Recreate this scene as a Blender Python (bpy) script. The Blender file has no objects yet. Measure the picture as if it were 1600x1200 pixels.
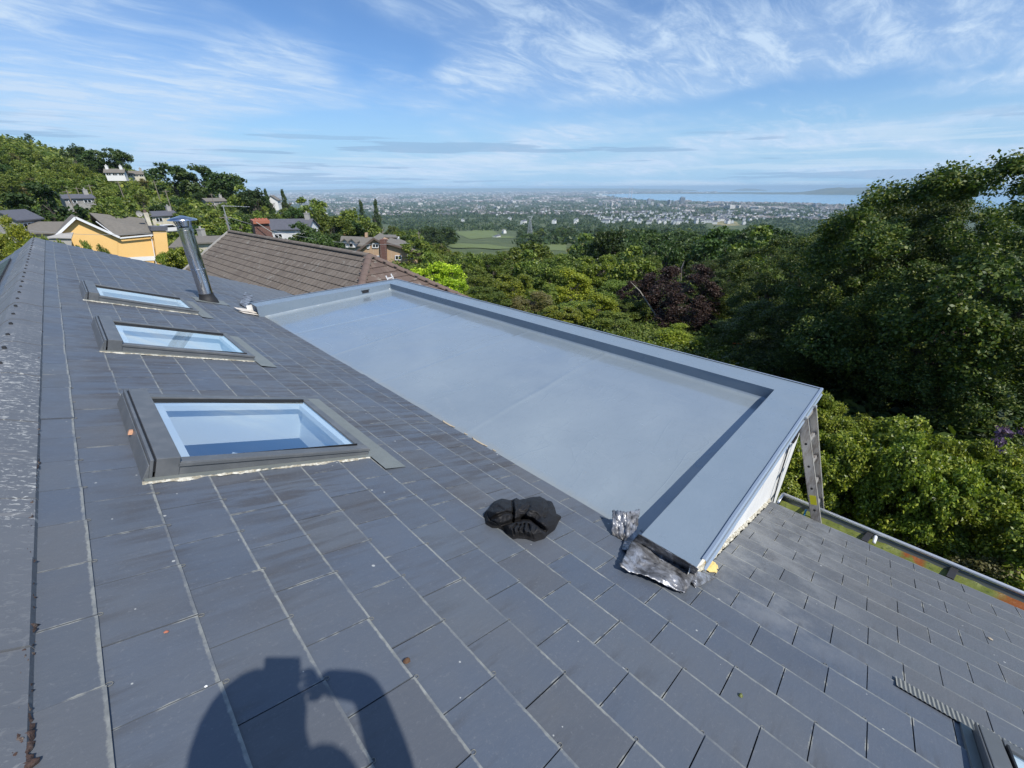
import bpy, bmesh, math, random
import numpy as np
from mathutils import Vector, Matrix, noise as mnoise
R = math.radians
scene = bpy.context.scene
COL = scene.collection

# ---------------------------------------------------------------- camera, sky, sun
F_PX, PITCH, YAW, ROLL = 644.68, R(25.497), R(45.439), R(-0.21)
cy_, sy_ = math.cos(YAW), math.sin(YAW)
fh = Vector((sy_, cy_, 0)); rt = Vector((cy_, -sy_, 0)); upz = Vector((0, 0, 1))
fwd = fh*math.cos(PITCH) - upz*math.sin(PITCH); cup = upz*math.cos(PITCH) + fh*math.sin(PITCH)
c_, s_ = math.cos(ROLL), math.sin(ROLL)
c_right = rt*c_ + cup*s_; c_up = -rt*s_ + cup*c_
cam_d = bpy.data.cameras.new('camera'); cam = bpy.data.objects.new('camera', cam_d); COL.objects.link(cam)
cam_d.sensor_width = 36.0; cam_d.lens = 36.0*F_PX/1600.0
cam_d.clip_start = 0.02; cam_d.clip_end = 200000
cam.matrix_world = Matrix((( c_right.x, c_up.x, -fwd.x, 0), (c_right.y, c_up.y, -fwd.y, 0), (c_right.z, c_up.z, -fwd.z, 0), (0, 0, 0, 1)))
scene.camera = cam

def ray(px, py):
    return c_right*((px-800)/F_PX) + c_up*(-(py-600)/F_PX) + fwd
def at(px, py, r):
    "point seen at a pixel of the photograph (1600x1200) at horizontal distance r"
    d = ray(px, py); return d*(r/math.hypot(d.x, d.y))

anti = ray(440, 1035).normalized()                       # direction the sunlight travels
SUN_EL = math.asin(-anti.z)
sun_dir = -anti
sun_d = bpy.data.lights.new('sun', 'SUN'); sun = bpy.data.objects.new('sun', sun_d); COL.objects.link(sun)
sun_d.energy = 4.6; sun_d.angle = R(0.53); sun_d.color = (1.0, 0.95, 0.87)
sun.rotation_euler = anti.to_track_quat('-Z', 'Y').to_euler()

world = bpy.data.worlds.new('World'); scene.world = world; world.use_nodes = True
wn = world.node_tree; wn.nodes.clear()
def wnode(t, **k):
    n = wn.nodes.new(t)
    for a, b in k.items(): setattr(n, a, b)
    return n
sky = wnode('ShaderNodeTexSky', sky_type='NISHITA')
sky.sun_disc = False; sky.sun_elevation = SUN_EL; sky.sun_rotation = math.atan2(sun_dir.x, sun_dir.y)
sky.altitude = 200; sky.air_density = 1.0; sky.dust_density = 0.35; sky.ozone_density = 2.2
bg = wnode('ShaderNodeBackground'); bg.inputs[1].default_value = 0.115
wo = wnode('ShaderNodeOutputWorld')
tc = wnode('ShaderNodeTexCoord'); sep = wnode('ShaderNodeSeparateXYZ')
wn.links.new(tc.outputs['Generated'], sep.inputs[0])
def wmath(op, a, b=None, clamp=False):
    n = wnode('ShaderNodeMath', operation=op); n.use_clamp = clamp
    for i, v in enumerate((a, b)):
        if v is None: continue
        if isinstance(v, (int, float)): n.inputs[i].default_value = v
        else: wn.links.new(v, n.inputs[i])
    return n.outputs[0]
zc = wmath('MAXIMUM', sep.outputs[2], 0.0)
zz = wmath('ADD', zc, 0.11)
cx = wmath('DIVIDE', sep.outputs[0], zz); cyy = wmath('DIVIDE', sep.outputs[1], zz)
comb = wnode('ShaderNodeCombineXYZ'); wn.links.new(cx, comb.inputs[0]); wn.links.new(cyy, comb.inputs[1])
def cloud(scale_xy, rot, nscale, detail, rough, lo, hi, dist=0.0, off=(0, 0, 0)):
    m = wnode('ShaderNodeMapping'); m.inputs['Scale'].default_value = (scale_xy[0], scale_xy[1], 1)
    m.inputs['Rotation'].default_value = (0, 0, rot); m.inputs['Location'].default_value = off
    wn.links.new(comb.outputs[0], m.inputs[0])
    n = wnode('ShaderNodeTexNoise'); n.inputs['Scale'].default_value = nscale; n.inputs['Detail'].default_value = detail
    n.inputs['Roughness'].default_value = rough; n.inputs['Distortion'].default_value = dist
    wn.links.new(m.outputs[0], n.inputs['Vector'])
    r = wnode('ShaderNodeMapRange'); r.interpolation_type = 'SMOOTHSTEP'
    r.inputs['From Min'].default_value = lo; r.inputs['From Max'].default_value = hi
    wn.links.new(n.outputs['Fac'], r.inputs['Value']); return r.outputs[0]
big = cloud((1.0, 0.8), R(20), 0.62, 3, 0.5, 0.37, 0.63, 0.4, (3.1, 1.7, 0))
fib = cloud((0.9, 2.4), R(-50), 2.1, 12, 0.68, 0.38, 0.74, 0.55, (1.2, 4.0, 0))
fib2 = cloud((0.9, 2.0), R(25), 2.6, 12, 0.68, 0.42, 0.76, 0.7, (5.2, 1.0, 0))
wisp = cloud((0.8, 1.2), R(10), 0.8, 4, 0.5, 0.45, 0.72, 0.8, (7.3, 2.0, 0))
lm = wnode('ShaderNodeMapping'); lm.inputs['Scale'].default_value = (2.6, 2.6, 62.0); lm.inputs['Location'].default_value = (2.7, 0.4, 0.35); wn.links.new(tc.outputs['Generated'], lm.inputs[0])
ln_ = wnode('ShaderNodeTexNoise'); ln_.inputs['Scale'].default_value = 1.0; ln_.inputs['Detail'].default_value = 7; ln_.inputs['Roughness'].default_value = 0.55; wn.links.new(lm.outputs[0], ln_.inputs['Vector'])
lr = wnode('ShaderNodeMapRange'); lr.interpolation_type = 'SMOOTHSTEP'; lr.inputs['From Min'].default_value = 0.535; lr.inputs['From Max'].default_value = 0.585; wn.links.new(ln_.outputs['Fac'], lr.inputs['Value']); low = lr.outputs[0]
lr2 = wnode('ShaderNodeMapRange'); lr2.interpolation_type = 'SMOOTHSTEP'; lr2.inputs['From Min'].default_value = 0.46; lr2.inputs['From Max'].default_value = 0.36; wn.links.new(ln_.outputs['Fac'], lr2.inputs['Value'])
c1 = wmath('MULTIPLY', wmath('MULTIPLY', big, wmath('ADD', wmath('MULTIPLY', fib, 1.0), 0.10)), 1.02)
cc = wmath('ADD', c1, wmath('MULTIPLY', wmath('MULTIPLY', wisp, fib2), 0.80), True)
veil = wnode('ShaderNodeMapRange'); veil.inputs['From Min'].default_value = 0.40; veil.inputs['From Max'].default_value = 0.05
veil.inputs['To Min'].default_value = 0.0; veil.inputs['To Max'].default_value = 0.5
wn.links.new(zc, veil.inputs['Value'])
vb = wmath('MULTIPLY', veil.outputs[0], wmath('ADD', wmath('MULTIPLY', big, 0.75), 0.2))
cf = wmath('ADD', wmath('MULTIPLY', cc, 0.85), vb, True)
tint = wnode('ShaderNodeMix', data_type='RGBA', blend_type='MULTIPLY'); tint.inputs['Factor'].default_value = 1.0; tint.inputs['B'].default_value = (0.60, 0.84, 1.12, 1)
wn.links.new(sky.outputs[0], tint.inputs['A'])
hor = wnode('ShaderNodeMapRange'); hor.interpolation_type = 'SMOOTHSTEP'; hor.inputs['From Min'].default_value = 0.20; hor.inputs['From Max'].default_value = 0.0
wn.links.new(zc, hor.inputs['Value'])
mix0 = wnode('ShaderNodeMix', data_type='RGBA'); mix0.inputs['B'].default_value = (3.05, 5.0, 7.0, 1)
wn.links.new(tint.outputs['Result'], mix0.inputs['A']); wn.links.new(hor.outputs[0], mix0.inputs['Factor'])
mix1 = wnode('ShaderNodeMix', data_type='RGBA'); mix1.inputs['B'].default_value = (4.6, 5.9, 7.6, 1)
wn.links.new(mix0.outputs['Result'], mix1.inputs['A']); wn.links.new(cf, mix1.inputs['Factor'])
# flat grey-blue stratus bands just above the horizon
band = wnode('ShaderNodeMapRange'); band.interpolation_type = 'SMOOTHSTEP'
band.inputs['From Min'].default_value = 0.115; band.inputs['From Max'].default_value = 0.075
wn.links.new(zc, band.inputs['Value'])
lf = wmath('MULTIPLY', wmath('MULTIPLY', low, band.outputs[0]), 0.60)
lw = wmath('MULTIPLY', wmath('MULTIPLY', lr2.outputs[0], band.outputs[0]), 0.45)
mix15 = wnode('ShaderNodeMix', data_type='RGBA'); mix15.inputs['B'].default_value = (5.3, 6.4, 7.6, 1)
wn.links.new(mix1.outputs['Result'], mix15.inputs['A']); wn.links.new(lw, mix15.inputs['Factor'])
mix2 = wnode('ShaderNodeMix', data_type='RGBA'); mix2.inputs['B'].default_value = (2.35, 3.7, 5.6, 1)
wn.links.new(mix15.outputs['Result'], mix2.inputs['A']); wn.links.new(lf, mix2.inputs['Factor'])
wn.links.new(mix2.outputs['Result'], bg.inputs[0]); wn.links.new(bg.outputs[0], wo.inputs[0])

scene.view_settings.view_transform = 'Standard'; scene.view_settings.look = 'None'
scene.view_settings.exposure = 0.12; scene.view_settings.gamma = 1.0; scene.view_settings.use_curve_mapping = False
scene.cycles.max_bounces = 7; scene.cycles.diffuse_bounces = 2; scene.cycles.glossy_bounces = 4
scene.cycles.transparent_max_bounces = 10; scene.cycles.volume_bounces = 0
scene.cycles.caustics_reflective = False; scene.cycles.caustics_refractive = False

# ---------------------------------------------------------------- helpers
rng = random.Random(7)
def tag(o, label=None, cat=None, group=None, kind=None):
    if label: o['label'] = label
    if cat: o['category'] = cat
    if group: o['group'] = group
    if kind: o['kind'] = kind
    return o
def empty(name, loc=(0, 0, 0), rz=0, label=None, cat=None, group=None):
    o = bpy.data.objects.new(name, None); o.empty_display_size = 0.2
    COL.objects.link(o); o.location = loc; o.rotation_euler = (0, 0, rz)
    tag(o, label, cat, group); return o
class MB:
    def __init__(s): s.v = []; s.f = []; s.uv = []; s.m = []
    def poly(s, pts, uv=None, m=0):
        i = len(s.v); s.v += [tuple(p) for p in pts]; s.f.append(tuple(range(i, i+len(pts))))
        s.uv.append(uv or [(0.5, 0.5)]*len(pts)); s.m.append(m)
    def hexa(s, b, t, m=0, uvt=None):
        "b,t: four bottom and four top corners, same order"
        i = len(s.v); s.v += [tuple(p) for p in b] + [tuple(p) for p in t]
        fs = [(3, 2, 1, 0), (4, 5, 6, 7)] + [(k, (k+1) % 4, (k+1) % 4+4, k+4) for k in range(4)]
        for q in fs: s.f.append(tuple(i+k for k in q)); s.m.append(m)
        s.uv += [[(0.5, 0.5)]*4, uvt or [(0.5, 0.5)]*4] + [[(0.5, 0.5)]*4]*4
    def box(s, x0, x1, y0, y1, z0, z1, m=0):
        b = [(x0, y0, z0), (x1, y0, z0), (x1, y1, z0), (x0, y1, z0)]
        s.hexa(b, [(p[0], p[1], z1) for p in b], m)
    def bar(s, a, b, w, h=None, up=(0, 0, 1), m=0):
        a = Vector(a); b = Vector(b); h = h or w; d = (b-a).normalized(); u = Vector(up)
        if abs(d.dot(u)) > 0.98: u = Vector((1, 0, 0))
        x = d.cross(u).normalized(); z = x.cross(d)
        def ring(p): return [p-x*w/2-z*h/2, p+x*w/2-z*h/2, p+x*w/2+z*h/2, p-x*w/2+z*h/2]
        s.hexa(ring(a), ring(b), m)
    def tube(s, pts, r, n=10, m=0, cap=True):
        pts = [Vector(p) for p in pts]; rs = r if isinstance(r, (list, tuple)) else [r]*len(pts)
        rings = []; prev = None
        for k, p in enumerate(pts):
            d = (pts[min(k+1, len(pts)-1)]-pts[max(k-1, 0)]).normalized()
            if prev is None:
                u = Vector((0, 0, 1)) if abs(d.z) < 0.9 else Vector((1, 0, 0)); x = d.cross(u).normalized()
            else: x = (prev-d*prev.dot(d)).normalized()
            prev = x; z = x.cross(d); i = len(s.v)
            for a in range(n):
                t = 2*math.pi*a/n; s.v.append(tuple(p+(x*math.cos(t)+z*math.sin(t))*rs[k]))
            rings.append(i)
        for k in range(len(rings)-1):
            for a in range(n):
                b = (a+1) % n; s.f.append((rings[k]+a, rings[k]+b, rings[k+1]+b, rings[k+1]+a)); s.m.append(m)
                s.uv.append([(0.5, 0.5)]*4)
        if cap:
            s.f.append(tuple(rings[0]+a for a in range(n))[::-1]); s.m.append(m); s.uv.append([(0.5, 0.5)]*n)
            s.f.append(tuple(rings[-1]+a for a in range(n))); s.m.append(m); s.uv.append([(0.5, 0.5)]*n)
    def lathe(s, c, prof, n=24, m=0):
        "prof: list of (radius, z) about vertical axis through c"
        rings = []
        for r, z in prof:
            i = len(s.v); rings.append(i)
            for a in range(n):
                t = 2*math.pi*a/n; s.v.append((c[0]+r*math.cos(t), c[1]+r*math.sin(t), c[2]+z))
        for k in range(len(rings)-1):
            for a in range(n):
                b = (a+1) % n; s.f.append((rings[k]+a, rings[k]+b, rings[k+1]+b, rings[k+1]+a)); s.m.append(m); s.uv.append([(0.5, 0.5)]*4)
    def grid(s, nu, nv, fn, m=0):
        i = len(s.v)
        for a in range(nu+1):
            for b in range(nv+1): s.v.append(tuple(fn(a/nu, b/nv)))
        for a in range(nu):
            for b in range(nv):
                k = i+a*(nv+1)+b; s.f.append((k, k+nv+1, k+nv+2, k+1)); s.m.append(m)
                s.uv.append([(a/nu, b/nv), ((a+1)/nu, b/nv), ((a+1)/nu, (b+1)/nv), (a/nu, (b+1)/nv)])
    def build(s, name, mats, parent=None, frame=None, smooth=False, solid=0, bevel=0, fix=True):
        me = bpy.data.meshes.new(name); me.from_pydata(s.v, [], s.f)
        if not isinstance(mats, (list, tuple)): mats = [mats]
        for mm in mats: me.materials.append(mm)
        uvl = me.uv_layers.new(name='UVMap')
        flat = [c for fu in s.uv for p in fu for c in p]
        if len(flat) == len(uvl.data)*2: uvl.data.foreach_set('uv', flat)
        if len(mats) > 1: me.polygons.foreach_set('material_index', s.m)
        if fix:
            bm = bmesh.new(); bm.from_mesh(me); bmesh.ops.recalc_face_normals(bm, faces=bm.faces); bm.to_mesh(me); bm.free()
        if smooth: me.polygons.foreach_set('use_smooth', [True]*len(me.polygons))
        o = bpy.data.objects.new(name, me); COL.objects.link(o)
        if parent is not None:
            o.parent = parent
        if frame is not None: o.matrix_local = frame
        if solid:
            md = o.modifiers.new('s', 'SOLIDIFY'); md.thickness = solid; md.offset = -1
        if bevel:
            md = o.modifiers.new('b', 'BEVEL'); md.width = bevel; md.segments = 2; md.limit_method = 'ANGLE'
        return o
def np_mesh(name, V, Q, mats, smooth=False, mi=None):
    me = bpy.data.meshes.new(name); n = len(V); q = len(Q); k = Q.shape[1]
    me.vertices.add(n); me.vertices.foreach_set('co', V.astype(np.float32).ravel())
    me.loops.add(q*k); me.loops.foreach_set('vertex_index', Q.astype(np.int32).ravel())
    me.polygons.add(q); me.polygons.foreach_set('loop_start', np.arange(0, q*k, k, dtype=np.int32))
    me.polygons.foreach_set('loop_total', np.full(q, k, dtype=np.int32))
    if not isinstance(mats, (list, tuple)): mats = [mats]
    for m in mats: me.materials.append(m)
    if mi is not None: me.polygons.foreach_set('material_index', mi.astype(np.int32))
    if smooth: me.polygons.foreach_set('use_smooth', np.ones(q, dtype=bool))
    me.update(calc_edges=True); me.validate(); return me

# ---------------------------------------------------------------- materials
def mat(name, color=(0.5, 0.5, 0.5), rough=0.6, metal=0.0, spec=0.5, build=None):
    m = bpy.data.materials.new(name); m.use_nodes = True; nt = m.node_tree
    b = nt.nodes['Principled BSDF']
    b.inputs['Base Color'].default_value = (*color, 1); b.inputs['Roughness'].default_value = rough
    b.inputs['Metallic'].default_value = metal; b.inputs['Specular IOR Level'].default_value = spec
    if build: build(N(nt, b))
    return m
class N:
    def __init__(s, nt, b): s.nt = nt; s.b = b; s.L = nt.links.new
    def node(s, t, **k):
        n = s.nt.nodes.new(t)
        for a, v in k.items(): setattr(n, a, v)
        return n
    def coord(s, kind='Object', scale=None, rot=None):
        o = s.node('ShaderNodeTexCoord').outputs[kind]
        if scale or rot:
            m = s.node('ShaderNodeMapping')
            if scale: m.inputs['Scale'].default_value = scale
            if rot: m.inputs['Rotation'].default_value = rot
            s.L(o, m.inputs[0]); o = m.outputs[0]
        return o
    def noise(s, vec, scale, detail=4, rough=0.55, dist=0.0, out='Fac'):
        n = s.node('ShaderNodeTexNoise'); n.inputs['Scale'].default_value = scale; n.inputs['Detail'].default_value = detail
        n.inputs['Roughness'].default_value = rough; n.inputs['Distortion'].default_value = dist
        if vec is not None: s.L(vec, n.inputs['Vector'])
        return n.outputs[out]
    def vor(s, vec, scale, feature='F1', out='Distance', rnd=1.0):
        n = s.node('ShaderNodeTexVoronoi', feature=feature); n.inputs['Scale'].default_value = scale; n.inputs['Randomness'].default_value = rnd
        s.L(vec, n.inputs['Vector']); return n.outputs[out]
    def ramp(s, fac, lo, hi, a=0.0, b=1.0, smooth=True):
        r = s.node('ShaderNodeMapRange')
        if smooth: r.interpolation_type = 'SMOOTHSTEP'
        r.inputs['From Min'].default_value = lo; r.inputs['From Max'].default_value = hi
        r.inputs['To Min'].default_value = a; r.inputs['To Max'].default_value = b
        s.L(fac, r.inputs['Value']); return r.outputs[0]
    def mix(s, fac, a, b, mode='MIX'):
        m = s.node('ShaderNodeMix', data_type='RGBA', blend_type=mode)
        for k, v in (('Factor', fac), ('A', a), ('B', b)):
            if isinstance(v, (int, float)): m.inputs[k].default_value = v
            elif isinstance(v, tuple): m.inputs[k].default_value = (*v[:3], 1)
            else: s.L(v, m.inputs[k])
        return m.outputs['Result']
    def math(s, op, a, b=0.0, clamp=False):
        n = s.node('ShaderNodeMath', operation=op); n.use_clamp = clamp
        for i, v in enumerate((a, b)):
            if isinstance(v, (int, float)): n.inputs[i].default_value = v
            else: s.L(v, n.inputs[i])
        return n.outputs[0]
    def cr(s, fac, stops):
        n = s.node('ShaderNodeValToRGB'); e = n.color_ramp.elements
        e[0].position = stops[0][0]; e[0].color = (*stops[0][1], 1); e[1].position = stops[-1][0]; e[1].color = (*stops[-1][1], 1)
        for p, c in stops[1:-1]:
            q = e.new(p); q.color = (*c, 1)
        s.L(fac, n.inputs[0]); return n.outputs[0]
    def color(s, o): s.L(o, s.b.inputs['Base Color'])
    def rough(s, o): s.L(o, s.b.inputs['Roughness'])
    def bump(s, h, strength=0.3, dist=0.02):
        n = s.node('ShaderNodeBump'); n.inputs['Strength'].default_value = strength; n.inputs['Distance'].default_value = dist
        s.L(h, n.inputs['Height']); s.L(n.outputs[0], s.b.inputs['Normal'])
    def island(s): return s.node('ShaderNodeNewGeometry').outputs['Random Per Island']
    def objrand(s): return s.node('ShaderNodeObjectInfo').outputs['Random']
    def sep(s, v):
        n = s.node('ShaderNodeSeparateXYZ'); s.L(v, n.inputs[0]); return n.outputs

def slate_nodes(n):
    o = n.coord('Object'); uv = n.coord('UV'); us = n.sep(uv); os_ = n.sep(o)
    base = n.cr(n.island(), [(0.0, (0.082, 0.102, 0.136)), (0.35, (0.095, 0.115, 0.149)), (0.7, (0.089, 0.107, 0.137)), (1.0, (0.104, 0.124, 0.152))])
    # large weathering: greyer and browner away from the ridge
    isl2 = n.math('FRACT', n.math('MULTIPLY', n.island(), 17.37)); isl3 = n.math('FRACT', n.math('MULTIPLY', n.island(), 5.713))
    base = n.mix(n.ramp(isl2, 0.84, 0.92, 0, 0.45), base, (0.108, 0.108, 0.110))
    base = n.mix(n.ramp(isl3, 0.88, 0.93, 0, 0.25), base, (0.060, 0.068, 0.084))
    w = n.ramp(n.noise(o, 0.9, 5, 0.6), 0.35, 0.7)
    base = n.mix(n.math('MULTIPLY', w, 0.55), base, (0.118, 0.124, 0.130))
    base = n.mix(n.ramp(os_[0], 2.2, 4.6, 0.0, 0.6), base, (0.135, 0.137, 0.137))
    # pale bloom beside the dormer wall
    bl = n.math('MULTIPLY', n.ramp(n.math('ABSOLUTE', n.math('SUBTRACT', os_[1], 0.15)), 0.75, 0.1), n.math('MULTIPLY', n.ramp(os_[0], 2.4, 2.8), n.ramp(n.noise(o, 3.2, 6, 0.65), 0.4, 0.65)))
    base = n.mix(n.math('MULTIPLY', bl, 0.55), base, (0.25, 0.26, 0.265))
    # run-off streaks down the slope, mostly around and below the roof windows
    st = n.noise(n.coord('Object', (0.75, 6.0, 1.0)), 1.7, 7, 0.66, 0.4)
    zone = n.math('MULTIPLY', n.ramp(os_[1], 0.6, 2.2), n.math('MULTIPLY', n.ramp(os_[0], 0.12, 0.35), n.ramp(os_[0], 3.6, 2.9)))
    patch = n.ramp(n.noise(o, 1.5, 4, 0.55), 0.36, 0.60)
    sf = n.math('MULTIPLY', n.math('MULTIPLY', n.ramp(st, 0.43, 0.60), zone), n.math('ADD', n.math('MULTIPLY', patch, 0.85), 0.15))
    sf2 = n.math('MULTIPLY', n.ramp(n.noise(n.coord('Object', (1.0, 7.0, 1.0)), 2.0, 5, 0.65), 0.50, 0.68), n.ramp(us[1], 0.20, 0.90))
    base = n.mix(n.math('MULTIPLY', sf, 0.66), base, n.mix(n.noise(o, 3, 3), (0.038, 0.037, 0.040), (0.075, 0.064, 0.055)))
    base = n.mix(n.math('MULTIPLY', sf2, 0.42), base, (0.058, 0.054, 0.050))
    # fine mineral speckle
    base = n.mix(n.ramp(n.noise(o, 70, 3, 0.7), 0.58, 0.75, 0, 0.35), base, (0.19, 0.20, 0.215))
    # scratches / thin pale scuffs
    sc = n.noise(n.coord('Object', (3, 16, 1), (0, 0, 0.5)), 2.2, 7, 0.75, 2.0)
    base = n.mix(n.ramp(n.math('ABSOLUTE', n.math('SUBTRACT', sc, 0.5)), 0.004, 0.0, 0, 0.22), base, (0.34, 0.35, 0.34))
    # lichen edge along the tail and up the joints
    wob = n.math('MULTIPLY', n.noise(o, 30, 6, 0.75), 0.066)
    e1 = n.ramp(n.math('SUBTRACT', us[1], wob), 0.006, -0.012)
    ln = n.ramp(n.noise(o, 4.0, 6, 0.7), 0.36, 0.60, 0.22, 1.0)
    e1 = n.math('MULTIPLY', e1, ln)
    base = n.mix(n.math('MULTIPLY', e1, 0.8), base, n.mix(n.noise(o, 40, 3, 0.6), (0.13, 0.135, 0.115), (0.42, 0.43, 0.40)))
    wob2 = n.math('MULTIPLY', n.noise(o, 33, 4, 0.7), 0.05)
    dx = n.math('MINIMUM', us[0], n.math('SUBTRACT', 1.0, us[0]))
    e2 = n.math('MULTIPLY', n.ramp(n.math('SUBTRACT', dx, wob2), -0.008, -0.02), n.ramp(n.noise(o, 9, 3, 0.6), 0.5, 0.62))
    base = n.mix(n.math('MULTIPLY', e2, 0.75), base, (0.33, 0.33, 0.29))
    # droppings and paint specks
    sp = n.vor(o, 13.0); szn = n.ramp(n.noise(o, 21, 1), 0.42, 0.8, 0.0, 0.11)
    base = n.mix(n.math('MULTIPLY', n.math('LESS_THAN', sp, szn), 0.8), base, (0.45, 0.46, 0.44))
    n.color(base); n.rough(n.ramp(n.noise(o, 8, 4), 0.3, 0.7, 0.42, 0.62))
    n.bump(n.math('ADD', n.noise(n.coord('Object', (1, 2.5, 1)), 22, 6, 0.6), n.math('MULTIPLY', e1, 0.8)), 0.35, 0.004)
M = {}
M['slate'] = mat('slate', rough=0.5, spec=0.45, build=slate_nodes)
M['underlay'] = mat('underlay', (0.02, 0.022, 0.026), 0.9)
def ridge_nodes(n):
    o = n.coord('Object'); b = n.mix(n.noise(o, 3, 4), (0.095, 0.105, 0.12), (0.15, 0.158, 0.17))
    sp = n.noise(n.coord('Object', (1, 1.6, 1)), 26, 6, 0.72, 0.8)
    near = n.ramp(n.noise(o, 0.8, 3), 0.38, 0.6, 0.1, 1.0)
    l = n.math('MULTIPLY', n.ramp(sp, 0.545, 0.60), near)
    b = n.mix(n.math('MULTIPLY', l, 0.9), b, (0.48, 0.48, 0.45))
    st = n.noise(n.coord('Object', (1.0, 14.0, 1)), 1.3, 5, 0.6)
    b = n.mix(n.ramp(st, 0.6, 0.75, 0, 0.5), b, (0.32, 0.30, 0.27))
    n.color(b); n.bump(sp, 0.4, 0.004)
M['ridge'] = mat('ridge', rough=0.55, build=ridge_nodes)
def mortar_nodes(n):
    o = n.coord('Object'); b = n.cr(n.noise(o, 30, 5, 0.7), [(0.3, (0.030, 0.016, 0.013)), (0.5, (0.085, 0.052, 0.042)), (0.60, (0.17, 0.14, 0.12)), (0.72, (0.50, 0.49, 0.45))])
    n.color(b); n.bump(n.noise(o, 60, 5, 0.7), 0.8, 0.01)
M['mortar'] = mat('mortar', rough=0.95, build=mortar_nodes)
def membrane_nodes(n):
    o = n.coord('Object'); os_ = n.sep(o)
    b = n.mix(n.ramp(n.noise(o, 0.8, 6, 0.62, 0.5), 0.3, 0.7), (0.205, 0.250, 0.285), (0.235, 0.280, 0.312))
    b = n.mix(n.ramp(n.noise(n.coord('Object', (1, 0.4, 1), (0, 0, 0.4)), 6, 7, 0.72, 1.2), 0.55, 0.8, 0, 0.35), b, (0.30, 0.33, 0.345))
    sm = n.vor(n.coord('Object', (1, 1, 1)), 1.1); b = n.mix(n.ramp(n.math('ADD', sm, n.math('MULTIPLY', n.noise(o, 3, 4), 0.25)), 0.30, 0.14, 0, 0.15), b, (0.15, 0.18, 0.20))
    b = n.mix(n.ramp(n.math('ADD', os_[0], n.math('MULTIPLY', n.noise(o, 4, 5, 0.7), 0.16)), 2.26, 2.17, 0, 0.6), b, (0.26, 0.27, 0.25))
    gr = n.math('MULTIPLY', n.math('LESS_THAN', n.vor(o, 34.0), n.ramp(n.noise(o, 7, 2), 0.48, 0.8, 0.0, 0.16)), n.ramp(os_[0], 2.9, 2.15, 0.25, 1.0))
    b = n.mix(n.math('MULTIPLY', gr, 0.7), b, (0.30, 0.27, 0.22))
    sc = n.noise(n.coord('Object', (1, 2.2, 1), (0, 0, 0.9)), 1.6, 8, 0.7, 1.6); b = n.mix(n.math('MULTIPLY', n.ramp(n.math('ABSOLUTE', n.math('SUBTRACT', sc, 0.5)), 0.004, 0.0), 0.35), b, (0.10, 0.12, 0.14))
    n.color(b)
    st = n.noise(n.coord('Object', (1.0, 0.35, 1), (0, 0, 0.5)), 16, 6, 0.6, 1.2)
    n.rough(n.ramp(n.noise(n.coord('Object', (1, 0.5, 1)), 2.2, 7, 0.7, 1.2), 0.3, 0.7, 0.07, 0.30))
    def crease(rot, sc, w): 
        q = n.noise(n.coord('Object', (0.35, 1.5, 1), (0, 0, rot)), sc, 3, 0.45, 1.0); return n.ramp(n.math('ABSOLUTE', n.math('SUBTRACT', q, 0.5)), w, 0.0)
    wr = n.math('MULTIPLY', n.math('MAXIMUM', crease(0.45, 1.2, 0.006), crease(-0.9, 0.9, 0.004)), n.ramp(n.noise(o, 0.9, 2), 0.42, 0.58))
    h = n.math('ADD', n.math('MULTIPLY', st, 0.35), n.math('ADD', n.math('MULTIPLY', n.noise(o, 1.3, 5, 0.55), 3.2), n.math('MULTIPLY', wr, 1.0)))
    n.bump(h, 0.30, 0.006)
M['membrane'] = mat('membrane', rough=0.2, spec=1.0, build=membrane_nodes)
for k_, v_ in (('Coat Weight', 0.8), ('Coat Roughness', 0.10), ('Coat IOR', 1.6)): M['membrane'].node_tree.nodes['Principled BSDF'].inputs[k_].default_value = v_
def coping_nodes(n):
    o = n.coord('Object'); b = n.mix(n.noise(o, 4, 6, 0.6), (0.165, 0.215, 0.265), (0.205, 0.255, 0.305))
    n.color(b)
    n.rough(n.ramp(n.noise(o, 6, 4), 0.3, 0.7, 0.25, 0.42))
    n.bump(n.noise(n.coord('Object', (1, 1, 1), (0, 0, 0.3)), 12, 7, 0.65, 1.0), 0.35, 0.006)
M['coping'] = mat('coping', rough=0.3, spec=0.6, build=coping_nodes)
def render_nodes(n):
    o = n.coord('Object'); b = n.mix(n.ramp(n.noise(o, 2.5, 5, 0.6), 0.35, 0.7), (0.78, 0.78, 0.76), (0.68, 0.68, 0.66))
    st = n.noise(n.coord('Object', (9, 1, 0.9)), 3.0, 5, 0.6, 0.5)
    b = n.mix(n.ramp(st, 0.62, 0.7, 0, 0.5), b, (0.42, 0.40, 0.36)); n.color(b); n.bump(n.noise(o, 90, 3), 0.3, 0.003)
M['render'] = mat('white_render', rough=0.85, build=render_nodes)
M['trim'] = mat('trim_metal', (0.42, 0.48, 0.55), 0.35, 0.6)
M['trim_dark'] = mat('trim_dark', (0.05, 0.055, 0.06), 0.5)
def lead_nodes(n):
    o = n.coord('Object'); f = n.noise(o, 9, 6, 0.7, 0.8)
    b = n.cr(f, [(0.34, (0.05, 0.05, 0.052)), (0.46, (0.15, 0.15, 0.155)), (0.56, (0.30, 0.31, 0.33)), (0.68, (0.50, 0.51, 0.53)), (0.8, (0.42, 0.38, 0.31))])
    n.color(b); n.rough(n.ramp(f, 0.3, 0.7, 0.6, 0.3)); n.bump(n.noise(o, 22, 4, 0.55, 0.5), 0.4, 0.008)
M['lead'] = mat('lead', rough=0.4, metal=0.5, build=lead_nodes)
M['foam'] = mat('foam', rough=0.95, build=lambda n: (n.color(n.mix(n.noise(n.coord(), 40, 4), (0.62, 0.42, 0.12), (0.80, 0.66, 0.30))), n.bump(n.noise(n.coord(), 60, 4), 0.9, 0.01)))
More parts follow.
